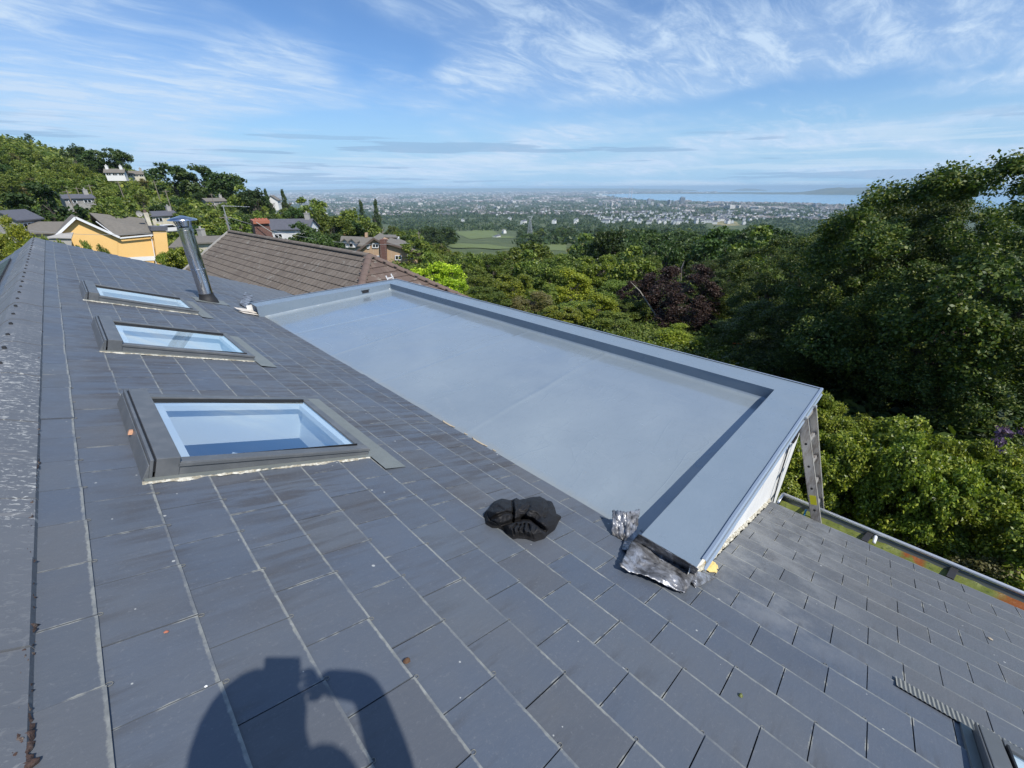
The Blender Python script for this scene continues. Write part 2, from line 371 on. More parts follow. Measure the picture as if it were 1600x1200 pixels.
M['pale_mortar'] = mat('pale_mortar', rough=0.95, build=lambda n: (n.color(n.mix(n.ramp(n.noise(n.coord(), 30, 5, 0.7), 0.4, 0.65), (0.30, 0.27, 0.20), (0.66, 0.64, 0.55))), n.bump(n.noise(n.coord(), 80, 4), 0.8, 0.008)))
M['tan_mastic'] = mat('tan_mastic', rough=0.9, build=lambda n: n.color(n.mix(n.noise(n.coord(), 22, 4), (0.33, 0.27, 0.19), (0.50, 0.44, 0.33))))
M['frame'] = mat('window_cladding', rough=0.42, spec=0.5, build=lambda n: (n.color(n.mix(n.ramp(n.noise(n.coord(), 9, 5, 0.6), 0.4, 0.75), (0.100, 0.108, 0.115), (0.140, 0.147, 0.152))),))
M['flashing'] = mat('grey_green_flashing', rough=0.5, build=lambda n: n.color(n.mix(n.noise(n.coord(), 7, 6, 0.65), (0.13, 0.145, 0.14), (0.21, 0.225, 0.21))))
M['gasket'] = mat('black_gasket', (0.012, 0.012, 0.013), 0.5)
M['white_paint'] = mat('white_paint', (0.78, 0.79, 0.80), 0.5)
M['sash'] = mat('sash_paint', (0.76, 0.82, 0.82), 0.5)
M['room'] = mat('room_floor', (0.32, 0.30, 0.28), 0.8)
def glass():
    m = bpy.data.materials.new('window_glass'); m.use_nodes = True; nt = m.node_tree; nt.nodes.clear()
    o = nt.nodes.new('ShaderNodeOutputMaterial'); mx = nt.nodes.new('ShaderNodeMixShader')
    t = nt.nodes.new('ShaderNodeBsdfTransparent'); t.inputs[0].default_value = (0.92, 0.97, 0.99, 1)
    g = nt.nodes.new('ShaderNodeBsdfGlossy'); g.inputs['Roughness'].default_value = 0.01; g.inputs[0].default_value = (0.88, 0.94, 1, 1)
    fr = nt.nodes.new('ShaderNodeLayerWeight'); fr.inputs[0].default_value = 0.5; mu = nt.nodes.new('ShaderNodeMath'); mu.operation = 'MULTIPLY'; mu.inputs[1].default_value = 0.76
    nt.links.new(fr.outputs['Facing'], mu.inputs[0]); nt.links.new(mu.outputs[0], mx.inputs[0]); nt.links.new(t.outputs[0], mx.inputs[1]); nt.links.new(g.outputs[0], mx.inputs[2]); nt.links.new(mx.outputs[0], o.inputs[0])
    return m
M['glass'] = glass()
M['dark_glass'] = mat('dark_glass', (0.015, 0.018, 0.02), 0.08, spec=0.8)
M['steel'] = mat('stainless', (0.62, 0.62, 0.63), 0.16, 1.0, build=lambda n: n.rough(n.ramp(n.noise(n.coord('Object', (1, 1, 0.2)), 20, 4), 0.3, 0.7, 0.10, 0.28)))
M['rubber'] = mat('rubber', (0.02, 0.02, 0.021), 0.6)
M['aluminium'] = mat('aluminium', rough=0.42, metal=0.55, build=lambda n: (n.color(n.mix(n.ramp(n.noise(n.coord('Object', (1, 1, 0.25)), 18, 6, 0.7), 0.45, 0.7), (0.55, 0.53, 0.50), (0.30, 0.25, 0.21))),))
M['gutter'] = mat('gutter_metal', (0.10, 0.115, 0.11), 0.5, 0.2)
M['rim'] = mat('gutter_rim_metal', (0.66, 0.69, 0.73), 0.35, 0.3)
def algae_nodes(n):
    o = n.coord('Object'); g = n.mix(n.noise(o, 9, 6, 0.7, 0.6), (0.05, 0.075, 0.012), (0.20, 0.22, 0.05))
    g = n.mix(n.ramp(n.noise(n.coord('Object', (1, 1, 1)), 24, 5, 0.7), 0.55, 0.7), g, (0.03, 0.05, 0.012))
    orr = n.mix(n.noise(o, 14, 6, 0.7), (0.16, 0.030, 0.010), (0.24, 0.10, 0.02))
    ys = n.sep(o)[1]
    f = n.ramp(n.math('ADD', ys, n.math('MULTIPLY', n.noise(o, 5, 4), 0.25)), -1.02, -1.12)
    f2 = n.math('MULTIPLY', n.ramp(n.math('ABSOLUTE', n.math('ADD', ys, 0.70)), 0.10, 0.05), n.ramp(n.noise(o, 12, 4), 0.4, 0.55))
    g = n.mix(n.math('MAXIMUM', f, f2), g, orr); n.color(g); n.bump(n.noise(o, 45, 5, 0.7), 0.7, 0.006)
M['algae'] = mat('gutter_algae', rough=0.35, build=algae_nodes)
M['black_plastic'] = mat('black_plastic', (0.02, 0.02, 0.022), 0.45)
M['blue_plastic'] = mat('blue_plastic', (0.03, 0.20, 0.38), 0.4)
M['yellow'] = mat('yellow_sticker', (0.65, 0.60, 0.02), 0.5)
M['cloth'] = mat('black_cloth', (0.022, 0.022, 0.024), 0.62, spec=0.3, build=lambda n: (n.color(n.mix(n.noise(n.coord(), 6, 3), (0.008, 0.008, 0.009), (0.019, 0.018, 0.018))), n.bump(n.noise(n.coord(), 320, 2), 0.25, 0.002)))
def tile_nodes(ca, cb, cc, dark):
    def f(n):
        o = n.coord('Object'); b = n.cr(n.island(), [(0.0, ca), (0.5, cb), (1.0, cc)])
        b = n.mix(n.ramp(n.noise(o, 0.5, 4), 0.35, 0.7, 0, 0.6), b, cc)
        b = n.mix(n.ramp(n.noise(o, 2.6, 6, 0.75), 0.56, 0.68, 0, 0.8), b, (0.27, 0.26, 0.23))
        b = n.mix(n.ramp(n.noise(o, 6.0, 4, 0.7), 0.63, 0.70, 0, 0.7), b, (0.03, 0.028, 0.02))
        n.color(b); n.bump(n.noise(o, 30, 4), 0.5, 0.01)
    return f
M['tile_brown'] = mat('tile_brown', rough=0.9, build=tile_nodes((0.125, 0.103, 0.085), (0.150, 0.125, 0.103), (0.180, 0.152, 0.125), 0))
M['tile_red'] = mat('tile_red', rough=0.9, build=tile_nodes((0.088, 0.062, 0.052), (0.112, 0.080, 0.066), (0.140, 0.104, 0.086), 0))
M['hip_tile'] = mat('hip_tile', rough=0.85, build=lambda n: n.color(n.mix(n.noise(n.coord(), 6, 5), (0.115, 0.080, 0.067), (0.165, 0.120, 0.100))))
M['tile_grey'] = mat('tile_grey', rough=0.9, build=lambda n: n.color(n.mix(n.noise(n.coord(), 3, 6, 0.7), (0.10, 0.095, 0.085), (0.22, 0.20, 0.17))))
M['slate_far'] = mat('slate_far', rough=0.6, build=lambda n: n.color(n.mix(n.noise(n.coord(), 3, 5), (0.07, 0.075, 0.09), (0.13, 0.13, 0.15))))
M['yellow_wall'] = mat('yellow_wall', rough=0.85, build=lambda n: n.color(n.mix(n.noise(n.coord(), 0.8, 5, 0.6), (0.80, 0.50, 0.18), (0.88, 0.58, 0.23))))
M['cream_wall'] = mat('cream_wall', rough=0.85, build=lambda n: n.color(n.mix(n.ramp(n.noise(n.coord(), 1.2, 6, 0.7), 0.4, 0.7), (0.62, 0.57, 0.45), (0.40, 0.37, 0.29))))
M['white_wall'] = mat('white_wall', (0.74, 0.74, 0.72), 0.85)
def brick_nodes(a, b, mo, sc):
    def f(n):
        t = n.node('ShaderNodeTexBrick'); t.inputs['Color1'].default_value = (*a, 1); t.inputs['Color2'].default_value = (*b, 1); t.inputs['Mortar'].default_value = (*mo, 1)
        t.inputs['Scale'].default_value = sc; t.inputs['Mortar Size'].default_value = 0.015
        g = n.sep(n.coord('Object')); cmb = n.node('ShaderNodeCombineXYZ'); n.L(n.math('ADD', g[0], g[1]), cmb.inputs[0]); n.L(g[2], cmb.inputs[1]); n.L(cmb.outputs[0], t.inputs['Vector'])
        n.color(t.outputs['Color'])
    return f
M['tan_brick'] = mat('tan_brick', rough=0.9, build=brick_nodes((0.44, 0.29, 0.18), (0.50, 0.34, 0.21), (0.5, 0.42, 0.32), 2.0))
M['red_brick'] = mat('red_brick', rough=0.9, build=brick_nodes((0.12, 0.055, 0.045), (0.16, 0.075, 0.06), (0.2, 0.16, 0.14), 2.0))
M['stone_wall'] = mat('stone_wall', rough=0.9, build=brick_nodes((0.22, 0.21, 0.20), (0.32, 0.31, 0.29), (0.42, 0.41, 0.38), 1.2))
M['terracotta'] = mat('terracotta', (0.36, 0.13, 0.08), 0.8)
M['wood_pole'] = mat('wood_pole', (0.22, 0.19, 0.155), 0.9)
M['concrete'] = mat('concrete', rough=0.9, build=lambda n: n.color(n.mix(n.noise(n.coord(), 2, 5), (0.30, 0.29, 0.27), (0.42, 0.41, 0.38))))
M['wire'] = mat('wire', (0.30, 0.31, 0.33), 0.6)
M['galv'] = mat('galvanised', (0.45, 0.47, 0.48), 0.5, 0.5)
def leaf_mat(name, cols, transl=0.25, tint=0.25, rough=0.5, dead=None):
    m = bpy.data.materials.new(name); m.use_nodes = True; nt = m.node_tree; b = nt.nodes['Principled BSDF']; n = N(nt, b)
    b.inputs['Roughness'].default_value = rough; b.inputs['Specular IOR Level'].default_value = 0.35
    cols = [(c[0]*1.50, c[1]*1.52, c[2]*1.35) for c in cols]
    k = len(cols); c = n.cr(n.island(), [(i/(k-1), cols[i]) for i in range(k)])
    hsv = n.node('ShaderNodeHueSaturation'); n.L(c, hsv.inputs['Color'])
    n.L(n.ramp(n.objrand(), 0, 1, 1-tint, 1+tint, False), hsv.inputs['Value'])
    r2 = n.math('FRACT', n.math('MULTIPLY', n.objrand(), 7.31)); n.L(n.ramp(r2, 0, 1, 0.485, 0.512, False), hsv.inputs['Hue'])
    # patches of younger and older growth
    pn = n.noise(n.coord('Object'), 0.9, 3, 0.6)
    cc2 = n.mix(n.ramp(pn, 0.35, 0.7, 0, 0.45), hsv.outputs[0], n.mix(1.0, hsv.outputs[0], (1.45, 1.25, 0.75), 'MULTIPLY'))
    n.color(cc2)
    tr = n.node('ShaderNodeBsdfTranslucent'); n.L(n.mix(1.0, cc2, (1.3, 1.5, 0.6), 'MULTIPLY'), tr.inputs[0])
    mx = n.node('ShaderNodeMixShader'); mx.inputs[0].default_value = transl
    out = [x for x in nt.nodes if x.type == 'OUTPUT_MATERIAL'][0]
    n.L(b.outputs[0], mx.inputs[1]); n.L(tr.outputs[0], mx.inputs[2]); n.L(mx.outputs[0], out.inputs[0]); return m
M['leaf_oak'] = leaf_mat('leaf_oak', [(0.018, 0.036, 0.011), (0.030, 0.054, 0.015), (0.052, 0.078, 0.019), (0.115, 0.130, 0.034)])
M['leaf_mid'] = leaf_mat('leaf_mid', [(0.038, 0.062, 0.014), (0.064, 0.096, 0.020), (0.100, 0.134, 0.027), (0.15, 0.172, 0.040)], tint=0.35)
M['leaf_dark'] = leaf_mat('leaf_dark', [(0.020, 0.040, 0.014), (0.034, 0.060, 0.019), (0.055, 0.085, 0.025)], tint=0.3)
M['leaf_copper'] = leaf_mat('leaf_copper', [(0.010, 0.006, 0.008), (0.018, 0.010, 0.012), (0.030, 0.016, 0.017), (0.058, 0.036, 0.030)], 0.12, 0.1)
M['leaf_lime'] = leaf_mat('leaf_lime', [(0.14, 0.21, 0.016), (0.22, 0.31, 0.022), (0.30, 0.40, 0.03)], 0.3, 0.08)
M['leaf_yellow'] = leaf_mat('leaf_yellow', [(0.08, 0.11, 0.015), (0.14, 0.17, 0.02), (0.21, 0.23, 0.03)], 0.3, 0.15)
M['leaf_hedge'] = leaf_mat('leaf_hedge', [(0.040, 0.062, 0.012), (0.090, 0.124, 0.020), (0.155, 0.190, 0.030), (0.24, 0.26, 0.048)], 0.25, 0.15, 0.4)
M['leaf_olive'] = leaf_mat('leaf_olive', [(0.05, 0.055, 0.022), (0.09, 0.09, 0.035), (0.13, 0.115, 0.05)], 0.2, 0.2)
M['leaf_purple'] = leaf_mat('leaf_purple', [(0.05, 0.03, 0.07), (0.11, 0.07, 0.16)], 0.2, 0.1)
M['leaf_pink'] = leaf_mat('leaf_pink', [(0.40, 0.10, 0.07), (0.60, 0.22, 0.16)], 0.2, 0.1)
M['bark'] = mat('bark', rough=0.95, build=lambda n: n.color(n.mix(n.noise(n.coord('Object', (1, 1, 0.3)), 8, 5), (0.06, 0.05, 0.04), (0.16, 0.14, 0.115))))
M['deadwood'] = mat('deadwood', (0.34, 0.31, 0.27), 0.9)

# ---------------------------------------------------------------- roof geometry of the house we stand on
SL = R(20.76); DD = 1.277
nrm = Vector((math.sin(SL), 0, math.cos(SL))); dn = Vector((math.cos(SL), 0, -math.sin(SL))); O0 = -nrm*DD
RF = Matrix(((dn.x, 0, nrm.x, O0.x), (0, 1, 0, 0), (dn.z, 0, nrm.z, O0.z), (0, 0, 0, 1)))   # roof frame: x down the slope, y along the ridge, z out of it
def SP(px, py, h=0):
    r = ray(px, py); return r*(-(DD-h)/nrm.dot(r))
def S(u, y, h=0): return O0 + dn*u + Vector((0, y, 0)) + nrm*h
house = empty('bungalow', (4.0, 2.0, -5.8), label='slate roofed bungalow with a flat roofed dormer and roof windows, in the foreground', cat='house')
house_inv = Matrix.Translation((-4.0, -2.0, 5.8))
HF = house_inv @ RF; HW = house_inv
Y0R, Y1R, EAVE = -5.0, 16.45, 5.09
def yend(u): return 16.45 - 0.40*max(0.0, u-0.3)
# openings in the slates: (u0,u1,y0,y1)
WIN = [(0.38, 1.58, 2.47), (0.38, 1.58, 5.06), (0.38, 1.58, 7.76), (1.50, 2.70, -1.88)]
holes = [(a+0.02, b-0.02, y, y+1.14) for a, b, y in WIN] + [(2.71, 9.0, 0.43, 8.74)]
mb = MB()
def slate_piece(u0, u1, y0, y1, ub, full_y0, full_y1, j):
    "one slate between u0 (head) and u1 (tail); ub is the true tail position"
    def hh(u): return 0.0118 - (ub-u)*0.034 + j[0] + j[1]*(u-ub)
    def uvp(u, y): return ((y-full_y0)/(full_y1-full_y0), (ub-u)/0.30)
    sk = j[2]
    P = [(u0, y0), (u1, y0), (u1, y1), (u0, y1)]
    top = [(u+sk*(y-full_y0), y, hh(u)+j[3]*(y-full_y0)) for u, y in P]
    bot = [(p[0], p[1], p[2]-0.0058) for p in top]
    mb.hexa(bot, top, 0, [uvp(u, y) for u, y in P])
def carve(u0, u1, y0, y1):
    rects = [(u0, u1, y0, y1)]
    for (a, b, c, d) in holes:
        out = []
        for (p, q, r, t) in rects:
            if q <= a or p >= b or t <= c or r >= d: out.append((p, q, r, t)); continue
            if p < a: out.append((p, a, r, t))
            if q > b: out.append((b, q, r, t))
            pa, qb = max(p, a), min(q, b)
            if r < c: out.append((pa, qb, r, c))
            if t > d: out.append((pa, qb, d, t))
        rects = out
    return rects
tails = [0.147+0.2385*k for k in range(11)] + [0.147+2.385+0.2325*k for k in range(1, 11)] + [EAVE]
for k, ub in enumerate(tails):
    off = 0.524 if k % 2 == 1 else 0.374
    j0 = int((Y0R-off)/0.30)-1; wander = rng.uniform(-0.012, 0.012)
    for jj in range(j0, int((Y1R-off)/0.30)+2):
        y0 = off+jj*0.30+0.0022+wander; y1 = y0+0.30-0.0044
        if y0 > yend(ub) or y1 < Y0R: continue
        if y1 > yend(ub): y1 = yend(ub)+0.001
        us = ub+rng.gauss(0, 0.0022); head = max(ub-0.285, -0.05)
        j = (rng.uniform(-0.0008, 0.0014), rng.uniform(-0.003, 0.003), rng.gauss(0, 0.004), rng.gauss(0, 0.0025))
        if rng.random() < 0.09: j = (j[0]+0.0028, j[1], rng.gauss(0, 0.012), rng.gauss(0, 0.006))
        for (a, b, c, d) in carve(head, us, y0, y1):
            if b-a < 0.01 or d-c < 0.01: continue
            slate_piece(a, b, c, d, us, y0, y1, j)
slates = mb.build('slate_roof', M['slate'], house, HF, fix=False)
# copper crampions (little ring rivets) at the tails of the joints
mb = MB()
for k, ub in enumerate(tails[:-1]):
    off = 0.524 if k % 2 == 1 else 0.374
    for jj in range(-8, 14):
        y = off+jj*0.30
        if not (-1.9 < y < 4.0) or any(a-0.05 < ub < b+0.05 and c-0.02 < y < d+0.02 for a, b, c, d in holes): continue
        pts = []
        cxx, cyv = ub+0.008+rng.uniform(-0.002, 0.002), y+rng.uniform(-0.004, 0.004)
        for a in range(9):
            t = a*2*math.pi/8; pts.append((cxx+0.0085*math.cos(t), cyv+0.0068*math.sin(t), 0.0075))
        mb.tube(pts, 0.0012, 5, cap=False)
tag(mb.build('slate_rivet', mat('rivet', (0.20, 0.20, 0.18), 0.6, 0.2), house, HF, smooth=True), kind='stuff')
# roof deck under the slates with the openings left out
mb = MB()
for (a, b, c, d) in [(0, EAVE-0.02, Y0R, Y1R-0.1)]:
    ucuts = [0.0, 0.40, 1.56, 1.60, 2.60, 2.71, EAVE-0.03]
    for i in range(len(ucuts)-1):
        for (p, q, r, t) in carve(ucuts[i], ucuts[i+1], c, d):
            if t > yend(q)-0.05: t = yend(q)-0.05
            if t > r: mb.poly([(p, r, -0.003), (q, r, -0.003), (q, t, -0.003), (p, t, -0.003)])
mb.build('roof_deck', M['underlay'], house, HF)
# ridge capping: angular dark tiles with a rounded crest, in lengths
crest = Vector((-0.615, 0, -1.095)); rL = Vector((-0.885, 0, -1.30)); rR = Vector((-0.437, 0, -1.178))
mb = MB(); y = Y0R; k = 0
# starts of the cap lengths
ys = [Y0R]
while ys[-1] < 16.2: ys.append(ys[-1]+0.445)
off = 1.50 - min(ys, key=lambda v: abs(v-1.50)); ys = [v+off for v in ys]
for k in range(len(ys)-1):
    a, b = ys[k]+0.002, min(ys[k+1]-0.002, 16.5); lift = 0.004*(k % 2)+rng.uniform(0, 0.003)
    prof = [rR+Vector((0.005, 0, -0.030)), rR, rR+(crest-rR)*0.55+Vector((0.004, 0, 0.010)), crest+Vector((0.05, 0, -0.012)), crest, crest+Vector((-0.05, 0, -0.022)), rL+(crest-rL)*0.45+Vector((-0.004, 0, 0.006)), rL, rL+Vector((0.0, 0, -0.03))]
    dz = rng.uniform(-0.002, 0.002); mb.grid(len(prof)-1, 3, lambda s, t: prof[round(s*(len(prof)-1))]+Vector((0, a+(b-a)*t, lift+dz*t)))
cap = mb.build('ridge_capping', M['ridge'], house, HW, solid=0.012, smooth=False)
for v in ys:
    mb = MB(); c = Vector((crest.x+0.012, v+0.22, crest.z+0.006)); mb.lathe(c, [(0.001, 0.012), (0.010, 0.010), (0.013, 0.0), (0.013, -0.01)], 8)
    mb.build('ridge_screw', M['rubber'], cap, Matrix.Identity(4))
# crumbling mortar bedding along the edge of the capping
mb = MB()
def mort(s, t):
    y = -1.2+s*17.5; w = 0.013+0.009*mnoise.noise(Vector((y*4, t*3, 0)))+0.011*mnoise.noise(Vector((y*36, t*5, 3)))+0.008*mnoise.noise(Vector((y*95, t*6, 6)))
    w += 0.006 if y < 1.6 else (0.002 if y < 3 else -0.002)
    q = t*math.pi; r = max(w, 0.004)
    return Vector((-0.010+0.012*t+r*1.05*(1-math.cos(q))*0.62-0.012, y, 0.002+abs(r)*math.sin(q)*0.9+0.006*mnoise.noise(Vector((y*60, t*9, 1)))+0.004))
mb.grid(3200, 7, mort)
mb.build('ridge_mortar', M['mortar'], house, HF, smooth=True)
# far side of the roof
mb = MB(); LP = R(33)
ln = Vector((-math.cos(LP), 0, -math.sin(LP)))
for k in range(20):
    a = rL+ln*(k*0.236-0.05); b = rL+ln*((k+1)*0.236)
    for j in range(-17, 56):
        yy = j*0.30+(0.15 if k % 2 else 0)
        if yy+0.3 < Y0R or yy > 16.5 or (0.4 < k < 16 and 0.5 < yy < 14.7): continue
        mb.hexa([a+Vector((0, yy+.002, -.03)), b+Vector((0, yy+.002, -.022)), b+Vector((0, yy+.298, -.022)), a+Vector((0, yy+.298, -.03))],
                [a+Vector((0, yy+.002, -.026)), b+Vector((0, yy+.002, -.014)), b+Vector((0, yy+.298, -.014)), a+Vector((0, yy+.298, -.026))], 0, [(0, 1), (0, 0), (1, 0), (1, 1)])
mb.build('slate_roof', M['slate'], house, HW, fix=False)
mb = MB()
a = rL+ln*0.19; b = rL+ln*3.75; q = ln.cross(Vector((0, 1, 0)))
for j in range(9):
    y0 = 0.55+j*1.57
    mb.hexa([a+Vector((0, y0, -.03)), b+Vector((0, y0, -.03)), b+Vector((0, y0+1.54, -.03)), a+Vector((0, y0+1.54, -.03))], [a+Vector((0, y0, .03)), b+Vector((0, y0, .03)), b+Vector((0, y0+1.54, .03)), a+Vector((0, y0+1.54, .03))])
mb.build('solar_panel', mat('black_panel', (0.004, 0.006, 0.012), 0.25, spec=0.3), house, HW)

# ---- roof windows
def roof_window(u0, y0, apron=True, low=False):
    u1 = u0+1.20; y1 = y0+1.14
    mb = MB()
    # side rails, slightly rounded, falling towards the bottom
    for (a, b) in ((y0, y0+0.075), (y1-0.075, y1)):
        mb.hexa([(u0+0.10, a, 0), (u1, a, 0), (u1, b, 0), (u0+0.10, b, 0)], [(u0+0.10, a+.006, 0.090), (u1, a+.006, 0.066), (u1, b-.006, 0.066), (u0+0.10, b-.006, 0.090)])
        c = a-0.004 if a == y0 else b-0.002
        mb.hexa([(u0+0.11, c, 0.066), (u1+0.004, c, 0.046), (u1+0.004, c+0.006, 0.046), (u0+0.11, c+0.006, 0.066)], [(u0+0.11, c, 0.088), (u1+0.004, c, 0.066), (u1+0.004, c+0.006, 0.066), (u0+0.11, c+0.006, 0.088)])
    mb.box(u1-0.055, u1-0.001, y0+0.075, y1-0.075, 0.02, 0.064)
    mb.box(u0+0.118, u0+0.135, y0+0.075, y1-0.075, 0.02, 0.088)
    fr = mb.build('roof_window', M['frame'], house, HF, bevel=0.004)
    mb = MB(); mb.box(u0+0.022, u0+0.118, y0-0.004, y1+0.004, 0.004, 0.122); mb.box(u0-0.002, u0+0.012, y0-0.006, y1+0.006, 0.004, 0.118)
    mb.hexa([(u0-0.03, y0-0.01, 0.0), (u0-0.002, y0-0.01, 0.0), (u0-0.002, y1+0.01, 0.0), (u0-0.03, y1+0.01, 0.0)], [(u0-0.008, y0-0.006, 0.09), (u0-0.002, y0-0.006, 0.09), (u0-0.002, y1+0.006, 0.09), (u0-0.008, y1+0.006, 0.09)])
    mb.build('top_cover', M['frame'], fr, Matrix.Identity(4), bevel=0.003)
    mb = MB(); mb.box(u0+0.012, u0+0.022, y0-0.002, y1+0.002, 0.05, 0.110)
    for (a, b) in ((y0+0.075, y0+0.082), (y1-0.082, y1-0.075)): mb.box(u0+0.136, u1-0.058, a, b, 0.03, 0.0765)
    mb.build('gasket', M['gasket'], fr, Matrix.Identity(4))
    mb = MB(); mb.poly([(u0+0.135, y0+0.076, 0.066), (u1-0.056, y0+0.076, 0.056), (u1-0.056, y1-0.076, 0.056), (u0+0.135, y1-0.076, 0.066)])
    mb.build('pane', M['glass'], fr, Matrix.Identity(4), fix=False)
    # white timber sash and splayed shaft below the glass, room under it
    mb = MB(); a, b, c, d = u0+0.14, u1-0.06, y0+0.082, y1-0.082
    for w, z0, z1 in ((0.050, 0.006, 0.046),):
        mb.box(a, b, c, c+w, z0, z1); mb.box(a, b, d-w, d, z0, z1); mb.box(a, a+w, c+w, d-w, z0, z1); mb.box(b-w, b, c+w, d-w, z0, z1)
    a, b, c, d = a-0.005, b+0.005, c-0.005, d+0.005; dp = -0.29
    for P in ([(a, c, .004), (b, c, .004), (b+.02, c-.01, dp), (a-.02, c-.01, dp)], [(a, d, .004), (b, d, .004), (b+.02, d+.01, dp), (a-.02, d+.01, dp)],
              [(a, c, .004), (a, d, .004), (a-.02, d+.01, dp), (a-.02, c-.01, dp)], [(b, c, .004), (b, d, .004), (b+.02, d+.01, dp), (b+.02, c-.01, dp)]): mb.poly(P)
    mb.bar((u0+0.40, c+0.10, 0.02), (u0+0.52, c+0.10, -0.02), 0.03)
    mb.build('sash', M['sash'], fr, Matrix.Identity(4))
    mb = MB(); mb.box(a-0.6, b+0.9, c-0.8, d+0.8, -2.3, -2.28)
    for P in ([(a-.6, c-.8, -2.3), (b+.9, c-.8, -2.3), (b+.9, c-.8, dp), (a-.6, c-.8, dp)], [(a-.6, d+.8, -2.3), (b+.9, d+.8, -2.3), (b+.9, d+.8, dp), (a-.6, d+.8, dp)],
              [(a-.6, c-.8, -2.3), (a-.6, d+.8, -2.3), (a-.6, d+.8, dp), (a-.6, c-.8, dp)], [(b+.9, c-.8, -2.3), (b+.9, d+.8, -2.3), (b+.9, d+.8, dp), (b+.9, c-.8, dp)]): mb.poly(P)
    for (p, q, r, t) in [(a-.6, a-.02, c-.8, d+.8), (b+.02, b+.9, c-.8, d+.8), (a-.02, b+.02, c-.8, c-.01), (a-.02, b+.02, d+.01, d+.8)]:
        mb.poly([(p, r, dp-.001), (q, r, dp-.001), (q, t, dp-.001), (p, t, dp-.001)])
    mb.build('room', M['room'], fr, Matrix.Identity(4))
    # side flashings, bottom apron, broken mortar fillet
    for ya, yb in ((y0-0.035, y0-0.001), (y1+0.001, y1+0.035)):
        mb = MB(); mb.box(u0-0.02, u1+0.02, ya, yb, 0.001, 0.022); mb.build('side_flashing', M['flashing'], fr, Matrix.Identity(4))
    mb = MB()
    def apr(s, t):
        y = (y0-0.24)+t*(1.14+0.36); w = 0.165+0.006*mnoise.noise(Vector((y*5, 1, 0)))
        return Vector((u1-0.002+s*w, y, 0.021-0.007*s+0.002*mnoise.noise(Vector((s*3, y*4, 2)))))
    if apron: mb.grid(4, 24, apr); mb.build('apron_flashing', M['flashing'], fr, Matrix.Identity(4))
    mb = MB()
    def fil(s, t):
        u = u0-0.03+s*1.22; w = 0.009+0.014*max(-0.6, mnoise.noise(Vector((u*9, y0, 0))))+0.006*mnoise.noise(Vector((u*40, y0, 0)))
        return Vector((u, y0-0.033-w*t*1.4, 0.020-0.010*t+0.005*mnoise.noise(Vector((u*50, t*5, 0)))))
    mb.grid(120, 3, fil); mb.build('mortar_fillet', M['pale_mortar'], fr, Matrix.Identity(4), smooth=True)
    return fr
fr = roof_window(0.38, 2.47); fr['label'] = 'largest roof window, nearest the camera on the left'
mb = MB(); mb.hexa([(0.345, 2.97, 0.05), (0.368, 2.965, 0.052), (0.372, 3.01, 0.05), (0.350, 3.02, 0.05)], [(0.350, 2.975, 0.072), (0.366, 2.97, 0.078), (0.370, 3.005, 0.070), (0.354, 3.012, 0.066)])
mb.build('broken_clip', mat('clip', (0.55, 0.30, 0.18), 0.7), fr, Matrix.Identity(4))
fr = roof_window(0.38, 5.06); fr['label'] = 'middle roof window of the row of three'
fr = roof_window(0.38, 7.76); fr['label'] = 'farthest roof window, beside the flue pipe'
fr = roof_window(1.50, -1.88, False); fr['label'] = 'corner of a roof window at the lower right edge'
# pleated apron strip under the lower-right window
mb = MB(); P0 = []
def pleat(s, t):
    y = -2.15+s*1.66; return Vector((2.715+0.095*t, y, 0.020-0.004*t+0.0022*math.sin(y*2*math.pi/0.0165)))
mb.grid(600, 1, pleat)
o = mb.build('pleated_apron', mat('pleated', rough=0.6, build=lambda n: n.color(n.mix(n.ramp(n.math('SINE', n.math('MULTIPLY', n.sep(n.coord())[1], 2*math.pi/0.0165)), -0.2, 0.5), (0.11, 0.12, 0.125), (0.27, 0.275, 0.245)))), fr, Matrix.Identity(4))

# ---- stainless flue
fb = S(2.06, 9.46)
mb = MB(); mb.lathe(fb, [(0.112, -0.08), (0.112, 0.58), (0.116, 0.585), (0.116, 0.605), (0.112, 0.61), (0.112, 1.22), (0.122, 1.225), (0.122, 1.265), (0.114, 1.27), (0.114, 1.31), (0.10, 1.312), (0.10, 0.9)], 40)
fl = mb.build('flue_pipe', M['steel'], house, HW, smooth=True)
fl.modifiers.new('e', 'EDGE_SPLIT').split_angle = R(35)
mb = MB(); mb.lathe(fb, [(0.215, 1.425), (0.212, 1.445), (0.10, 1.478), (0.012, 1.505), (0.001, 1.506)], 40); mb.lathe(fb, [(0.213, 1.426), (0.10, 1.43), (0.001, 1.43)], 40)
mb.build('rain_cap', M['steel'], fl, Matrix.Identity(4), smooth=True)
mb = MB()
for k in range(4):
    t = k*math.pi/2+0.5; mb.bar(fb+Vector((0.113*math.cos(t), 0.113*math.sin(t), 1.29)), fb+Vector((0.165*math.cos(t), 0.165*math.sin(t), 1.44)), 0.03, 0.004)
mb.lathe(fb, [(0.06, 1.28), (0.095, 1.42)], 20)
mb.build('cap_strut', M['steel'], fl, Matrix.Identity(4))
mb = MB(); mb.lathe(fb, [(0.116, 0.16), (0.117, 0.12), (0.13, 0.08), (0.15, 0.03), (0.165, -0.06)], 28)
mb.build('rubber_boot', M['rubber'], fl, Matrix.Identity(4), smooth=True)
mb = MB(); mb.grid(14, 14, lambda s, t: Vector((1.83+0.52*s+0.01*mnoise.noise(Vector((s*4, t*4, 0))), 9.20+0.52*t+0.01*mnoise.noise(Vector((t*4, s*4, 4))), 0.016+0.006*mnoise.noise(Vector((s*6, t*6, 1))))))
mb.build('flue_flashing', M['flashing'], house, HF, smooth=True)

